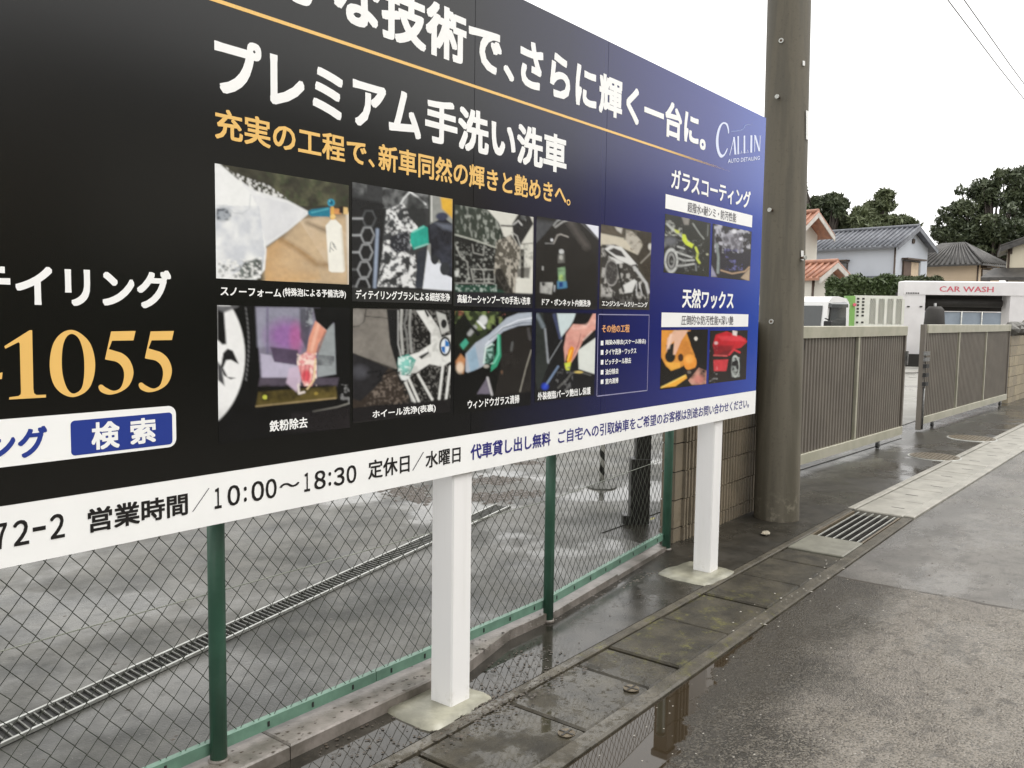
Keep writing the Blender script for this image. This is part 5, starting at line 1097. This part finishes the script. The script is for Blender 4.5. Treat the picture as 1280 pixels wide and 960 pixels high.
# ------------------------------------------------------------------ houses beyond
def tile_mat(name, c1, c2):
    n = N(name); f = n.noise(3.5, 4, .7); return n.out(n.mix(n.ramp(f, .35, .65), (*c1, 1), (*c2, 1)), .5, n.bump(n.noise(14, 3), .3, .02))
M_orange_t = tile_mat('orange roof tiles', (.42, .20, .125), (.30, .145, .10)); M_grey_t = tile_mat('grey roof tiles', (.16, .17, .19), (.09, .095, .11)); M_dark_t = tile_mat('dark roof tiles', (.075, .07, .065), (.04, .038, .036))
M_ridgew = simple('pale bargeboard', (.55, .52, .48), (.42, .4, .37), .6, 3); M_brown = simple('dark brown timber', (.07, .045, .03), (.05, .035, .025), .6, 4)
def wall_m(name, c): return simple(name, c, tuple(x * .9 for x in c), .8, .6, bump=.1)
def house(label, px, dd, g, Wd, Ln, eave, ridge, m_wall, m_roof, of=.5, os_=.45, hip=False, wins=(), trim=None, group=None, loc=None):
    if loc: ox, oy, ro = loc[0], loc[1], g; he, hr = eave, ridge
    else: (ox, oy), ro = ground_at(px, dd), HEAD + g; he = zat(px, eave, dd); hr = zat(px, ridge, dd)
    t = thing('house', label, 'house', (ox, oy, 0), ro, group)
    b = MB()
    if hip: b.box((0, 0, 0), (Wd, Ln, he))
    else: b.prism([(0, 0, 0), (Wd, 0, 0), (Wd, 0, he), (Wd / 2, 0, hr - .1), (0, 0, he)], (0, 0, 0), (0, Ln, 0))
    b.build('wall', m_wall, t)
    sl = (hr - he) / (Wd / 2); ze = he - sl * os_; th = .10
    def plane(a, b_, c_, d_, n_r):                         # roof face a-b eave, d-c ridge, tile rows running down the slope
        a, b_, c_, d_ = map(np.array, (a, b_, c_, d_)); r_ = MB().prism([a, b_, c_, d_], (0, 0, 0), (0, 0, th)).build('roof', m_roof, t)
        rb = MB(); up_ = np.array([0, 0, th + .03])
        for k in range(n_r + 1):
            f_ = k / n_r; e_ = a + (b_ - a) * f_ + up_; h_ = d_ + (c_ - d_) * f_ + up_; rb.tube([e_, e_ + (h_ - e_) * .5, h_], .055, 6)
        tag(rb.build('tile_rows', m_roof, r_), kind='stuff'); return r_
    if hip:
        rx = min(Wd, Ln) / 2; e0 = (-os_, -os_, ze); e1 = (Wd + os_, -os_, ze); e2 = (Wd + os_, Ln + os_, ze); e3 = (-os_, Ln + os_, ze); k0 = (Wd / 2, rx, hr); k1 = (Wd / 2, Ln - rx, hr)
        for q_ in ((e0, e1, k0, k0), (e1, e2, k1, k0), (e2, e3, k1, k1), (e3, e0, k0, k1)):
            plane(*q_, int(np.linalg.norm(np.array(q_[0]) - np.array(q_[1])) / .3))
    else:
        nr = int((Ln + 2 * of) / .28)
        plane((-os_, Ln + of, ze), (-os_, -of, ze), (Wd / 2, -of, hr), (Wd / 2, Ln + of, hr), nr); plane((Wd + os_, -of, ze), (Wd + os_, Ln + of, ze), (Wd / 2, Ln + of, hr), (Wd / 2, -of, hr), nr)
        MB().tube([(Wd / 2, -of - .02, hr + .16), (Wd / 2, Ln + of, hr + .16)], .10, 8).build('ridge_cap', m_roof, t)
        for sx in (-1, 1):
            xe = Wd / 2 + sx * (Wd / 2 + os_); MB().prism([(xe, -of - .05, ze - .12), (Wd / 2, -of - .05, hr - .12), (Wd / 2, -of - .05, hr + .1), (xe, -of - .05, ze + .1)], (0, 0, 0), (0, .045, 0)).build('bargeboard', trim or m_roof, t)
    MB().box((-.03, -.04, he - .35), (.07, -.001, he - .1)).build('eave_bracket', M_brown, t)
    MB().tube([(-.06, -.06, 0), (-.06, -.06, he - .1)], .05, 8).build('downpipe', M_brown, t)
    for w in wins:
        face, s0, s1, za, zb_, kind = w
        bx = (lambda x0, x1, y0, y1, z0_, z1_: MB().box((x0, -y1, z0_), (x1, -y0, z1_))) if face == 'g' else (lambda x0, x1, y0, y1, z0_, z1_: MB().box((-y1, x0, z0_), (-y0, x1, z1_)))
        f_ = bx(s0, s1, .002, .06, za, zb_).build('window', M_brown, t)
        if kind == 'shutter': bx(s0 + .04, s0 + (s1 - s0) * .42, .061, .09, za + .05, zb_ - .05).build('shutter', simple('brown shutter', (.12, .075, .05), (.09, .055, .04), .6, 4), f_); bx(s0 + (s1 - s0) * .45, s1 - .25, .061, .07, za + .05, zb_ - .05).build('curtain', simple('peach curtain', (.62, .48, .34), (.5, .4, .28), .7, 4), f_); bx(s1 - .22, s1 - .04, .061, .07, za + .05, zb_ - .05).build('pane', M_glass, f_)
        elif kind == 'grid':
            bx(s0 + .05, s1 - .05, .061, .07, za + .05, zb_ - .05).build('pane', simple('brown pane', (.2, .17, .14), (.14, .12, .1), .3, 3), f_)
        else: bx(s0 + .05, s1 - .05, .061, .07, za + .05, zb_ - .05).build('pane', M_glass, f_)
        bx(s0 - .1, s1 + .1, .0, .35, zb_ + .05, zb_ + .14).build('awning', M_brown, t)
    return t, he, hr
M_wA = wall_m('cream render', (.66, .63, .56)); M_wB = wall_m('pale blue grey render', (.50, .53, .58)); M_wC = wall_m('beige render', (.62, .49, .35)); M_wD = wall_m('cream mortar', (.70, .64, .50))
R_ = math.radians
house('cream house with orange tiled gable roof, partly behind the utility pole', 982, 38, R_(35), 2.0, 7, 291, 269, M_wA, M_orange_t, .7, .25, trim=M_ridgew)
house('low cream annex with orange tiled roof in front of the cream house', 1014, 34, R_(35), 1.75, 5, 347, 331, M_wA, M_orange_t, .45, .22, trim=M_ridgew)
z1 = zat(1120, 345, 46); z2 = zat(1120, 325, 46)
tB, heB, hrB = house('pale blue grey two-storey house with grey tiled gable roof', 1114, 46, R_(40), 3.8, 9, 306, 284, M_wB, M_grey_t, .35, .4, wins=(('g', .9, 2.9, z1, z2, 'shutter'), ('l', 2.6, 4.6, zat(1060, 346, 47), zat(1060, 327, 47), 'plain')))
o = MB().tube([(2.0, -.06, zat(1136, 300.5, 46.5)), (2.0, -.01, zat(1136, 300.5, 46.5))], .14, 14).build('gable_vent', M_brown, tB)
MB().prism([(.3, -1.2, z1 - .55), (3.8, -1.2, z1 - .55), (3.6, -.0, z1 - .05), (.5, -.0, z1 - .05)], (0, 0, 0), (0, 0, .12)).build('porch_roof', M_dark_t, tB)
MB().prism([(-1.0, 0, z1 - .5), (-1.0, 9, z1 - .5), (0, 9, z1 - .1), (0, 0, z1 - .1)], (0, 0, 0), (0, 0, .12)).build('lean_to_roof', M_grey_t, tB)
house('beige house with dark hipped tile roof behind the car wash', 1218, 50, R_(38), 2.9, 4.3, 325, 303, M_wC, M_dark_t, .5, .5, hip=True, wins=(('g', .5, 1.6, zat(1228, 351, 50), zat(1228, 336, 50), 'grid'),))
tD, heD, hrD = house('cream gabled house at the far right, above the tan block wall', 1258, 38, R_(-28), 6.4, 5, 308, 274, M_wD, M_dark_t, .35, .4)
MB().prism([(-1.1, -1.0, zat(1265, 352, 38)), (3.5, -1.0, zat(1265, 352, 38)), (3.5, 0, zat(1265, 339, 38)), (-.6, 0, zat(1265, 339, 38))], (0, 0, 0), (0, 0, .14)).build('skirt_roof', M_dark_t, tD)

# ------------------------------------------------------------------ trees and hedges
def leaf_mat(name, c1, c2, c3):
    n = N(name); i = n.new('ShaderNodeNewGeometry').outputs['Random Per Island']
    f = n.noise(.5, 4, .6); c = n.mix(i, (*c1, 1), (*c2, 1)); c = n.mix(n.ramp(f, .45, .7), c, (*c3, 1)); return n.out(c, .55)
M_leaf = leaf_mat('dark evergreen leaves', (.034, .048, .022), (.070, .088, .042), (.090, .108, .052)); M_leaf2 = leaf_mat('bamboo leaves', (.07, .09, .04), (.12, .14, .065), (.13, .15, .08)); M_hedge = leaf_mat('hedge leaves', (.030, .052, .014), (.065, .095, .03), (.07, .10, .035)); M_bark = simple('bark', (.06, .05, .04), (.04, .03, .025), .8, 3, bump=.5)
def leaves(cl, n_leaf, size, seed, name, mat, parent=None, org=(0, 0, 0), long_=1.5, surf=.35):
    rr = np.random.default_rng(seed); vol = np.array([c[3] * c[4] * c[5] for c in cl]) ** .67; cnt = (n_leaf * vol / vol.sum()).astype(int); P_ = []
    for c, k in zip(cl, cnt):
        d_ = rr.normal(size=(k, 3)); d_ /= np.linalg.norm(d_, axis=1)[:, None]; rad = rr.uniform(surf, 1.08, k)[:, None] ** .6
        lump = 1 + .22 * np.sin(d_[:, 0:1] * 7 + seed) * np.cos(d_[:, 2:3] * 6 + c[0]) ; P_.append(np.array(c[:3]) + d_ * rad * lump * np.array(c[3:6]))
    P_ = np.concatenate(P_) - np.array(org); K = len(P_); a = rr.normal(size=(K, 3)); a /= np.linalg.norm(a, axis=1)[:, None]; b = np.cross(a, rr.normal(size=(K, 3))); b /= np.linalg.norm(b, axis=1)[:, None]
    s = size * rr.uniform(.6, 1.4, (K, 1)); V = np.stack([P_ - a * s * long_, P_ - b * s * .55, P_ + a * s * long_, P_ + b * s * .55], 1).reshape(-1, 3)
    return npmesh(name, V, np.arange(4 * K).reshape(-1, 4), mat, parent)
def blob(px, py, rx, ry, dd, dz=0.0):                     # ellipsoid seen as an ellipse of rx, ry pixels at distance dd
    p_ = at(px, py, dd + dz); k = dd / FOC; return (p_[0], p_[1], p_[2], rx * k, rx * k, ry * k)
def tree(name, label, px, dd, blobs, n_leaf, size, mat, seed, long_=1.5, group='trees behind the houses'):
    ox, oy = ground_at(px, dd); t = thing(name, label, 'tree', (ox, oy, 0), 0, group); base_ = [blob(*b[:4], dd, b[4]) for b in blobs]; rr = random.Random(seed); cl = []
    for c in base_:
        for _ in range(17):
            th = rr.uniform(0, 2 * PI); cz = rr.uniform(-1, 1); q_ = rr.uniform(.35, .95); sr = rr.uniform(.26, .50); sxy = math.sqrt(1 - cz * cz); cl.append((c[0] + c[3] * q_ * sxy * math.cos(th), c[1] + c[4] * q_ * sxy * math.sin(th), c[2] + c[5] * q_ * cz, c[3] * sr, c[4] * sr, c[5] * sr * .85))
    top = max(c[2] for c in cl); tk = MB(); zc = min(c[2] for c in cl); tk.tube([(0, 0, -.1), (.1, .05, zc * .5), (.05, .1, zc)], [.38, .28, .2], 10); tk.build('trunk', M_bark, t)
    lb = MB()
    for c in base_ + cl[::3]: lb.tube([(0.05, .08, zc * .75), ((c[0] - ox) * .5, (c[1] - oy) * .5, (zc * .75 + c[2]) / 2 + .2), (c[0] - ox, c[1] - oy, c[2] + c[5] * .4)], [.16, .10, .03], 6)
    lb.build('limbs', M_bark, t); leaves(cl, n_leaf, size, seed, 'crown', mat, t, (ox, oy, 0), long_); return t
tree('evergreen_tree', 'dark rounded evergreen behind the cream house with the orange roof', 1030, 62, [(1010, 262, 16, 22, 0), (1034, 262, 18, 20, 1), (1048, 256, 14, 17, -1), (1040, 276, 20, 14, 0), (1003, 235, 7, 7, 0), (1060, 280, 16, 12, 0)], 12000, .12, M_leaf, 1)
tree('bamboo_clump', 'feathery lighter green bamboo above the ridge of the blue grey house', 1100, 60, [(1078, 272, 16, 14, 0), (1092, 264, 15, 16, 1), (1105, 255, 13, 14, 0), (1110, 246, 9, 8, 0), (1122, 278, 14, 9, 0), (1136, 281, 12, 6, 0), (1098, 280, 30, 9, 0)], 10000, .12, M_leaf2, 2, 2.4)
tree('evergreen_tree', 'large broad dark evergreen rising behind the beige hipped house at the right', 1235, 64, [(1196, 275, 26, 22, 0), (1222, 250, 28, 26, 1), (1255, 238, 26, 24, 0), (1285, 232, 28, 26, 0), (1210, 296, 38, 18, 0), (1250, 285, 34, 28, -1), (1285, 280, 34, 34, 0), (1182, 292, 16, 12, 0), (1240, 310, 40, 14, 0), (1237, 228, 14, 10, 0), (1312, 250, 30, 34, 0)], 30000, .125, M_leaf, 3)
cl = [blob(1040 + k * 8, 357 + 3 * math.sin(k * 1.3), 8, 11, 31) for k in range(11)] + [blob(1040 + k * 8, 372, 8, 12, 31) for k in range(11)]
o = leaves(cl, 14000, .055, 5, 'hedge', M_hedge); tag(o, 'green clipped hedge above the perforated screen, below the blue grey house', 'hedge')
cl = [blob(1128 + k * 7, 352 + (k % 3), 7, 6, 36) for k in range(7)]
o = leaves(cl, 2200, .085, 6, 'garden_shrub', M_leaf); tag(o, 'low dark shrub behind the left end of the car wash roof', 'shrub')

# ------------------------------------------------------------------ overhead cables along the street
M_cable = simple('cable', (.10, .10, .11), (.08, .08, .09), .5, 3)
for px, py, lab in ((1280, 124, 'lower of the two thin overhead cables at the top right'), (1280, 105, 'upper of the two thin overhead cables at the top right')):
    r_ = ray(px, py); tt = (5.6 - H) / r_[2]; y_ = r_[1] * tt; x_ = r_[0] * tt
    o = MB().tube([(-20 + k * 4 - 0, y_, 5.6 + .0012 * ((k * 4 - 20 - 12) ** 2 - (x_ - 12) ** 2)) for k in range(30)], .0075, 6).build('overhead_cable', M_cable); tag(o, lab, 'cable', 'overhead cables along the street')

# ------------------------------------------------------------------ the other side of the street (seen only as reflections)
struct('far_footway', MB().box((-20, -9.4, -.12), (60, -6.25, .02)), M_kerb)
V = []
cl = [(x * 1.6 - 14, -10.4, 1.1, 1.1, .8, 1.5 + .4 * math.sin(x * 2.1)) for x in range(36)]
tag(leaves(cl, 16000, .11, 9, 'roadside_hedge', M_hedge, surf=.5), 'stuff_', None); bpy.data.objects['roadside_hedge']['kind'] = 'stuff'
del bpy.data.objects['roadside_hedge']['label']

for k, (x, w_, he_, hr_, mw, mr, lab) in enumerate(((-13, 9, 5.2, 7.0, M_wD, M_dark_t, 'cream house with dark roof'), (-2, 8, 5.0, 6.6, M_wC, M_grey_t, 'beige house with grey roof'), (8, 10, 5.6, 7.6, M_wA, M_dark_t, 'pale house with dark roof'), (20.5, 9, 5.2, 7.2, M_wC, M_dark_t, 'beige house with dark roof'), (32, 12, 5.6, 7.6, M_wD, M_grey_t, 'cream house with grey roof'), (47, 12, 5.6, 7.8, M_wA, M_dark_t, 'pale house with dark roof, farthest along'))):
    house(lab + ' across the street, reflected in the billboard', 0, 0, -PI / 2, 8.0, w_, he_, hr_, mw, mr, .5, .5, loc=(x, -12.0), wins=(('l', 1.5, 3.2, 1.0, 2.4, 'plain'), ('l', w_ - 3, w_ - 1.4, 3.4, 4.5, 'plain')))

# far edge of the yard, hidden by the billboard from the photograph's position
t = thing('boundary_wall', 'long grey concrete wall along the far edge of the yard, hidden behind the billboard', 'wall', (-14, 27, 0))
for k in range(18): MB().box((k * 2 + .004, 0, 0), (k * 2 + 1.996, .12, 1.5), .01).build('wall_panel', M_kerb, t)
cl = [(x * 2.6 - 16, 33 + (x % 3), 2.2 + (x % 2) * .8, 2.0, 1.6, 2.3 + .8 * math.sin(x * 1.9)) for x in range(17)]
tag(leaves(cl, 26000, .2, 12, 'distant_trees', M_leaf, surf=.4), kind='stuff')
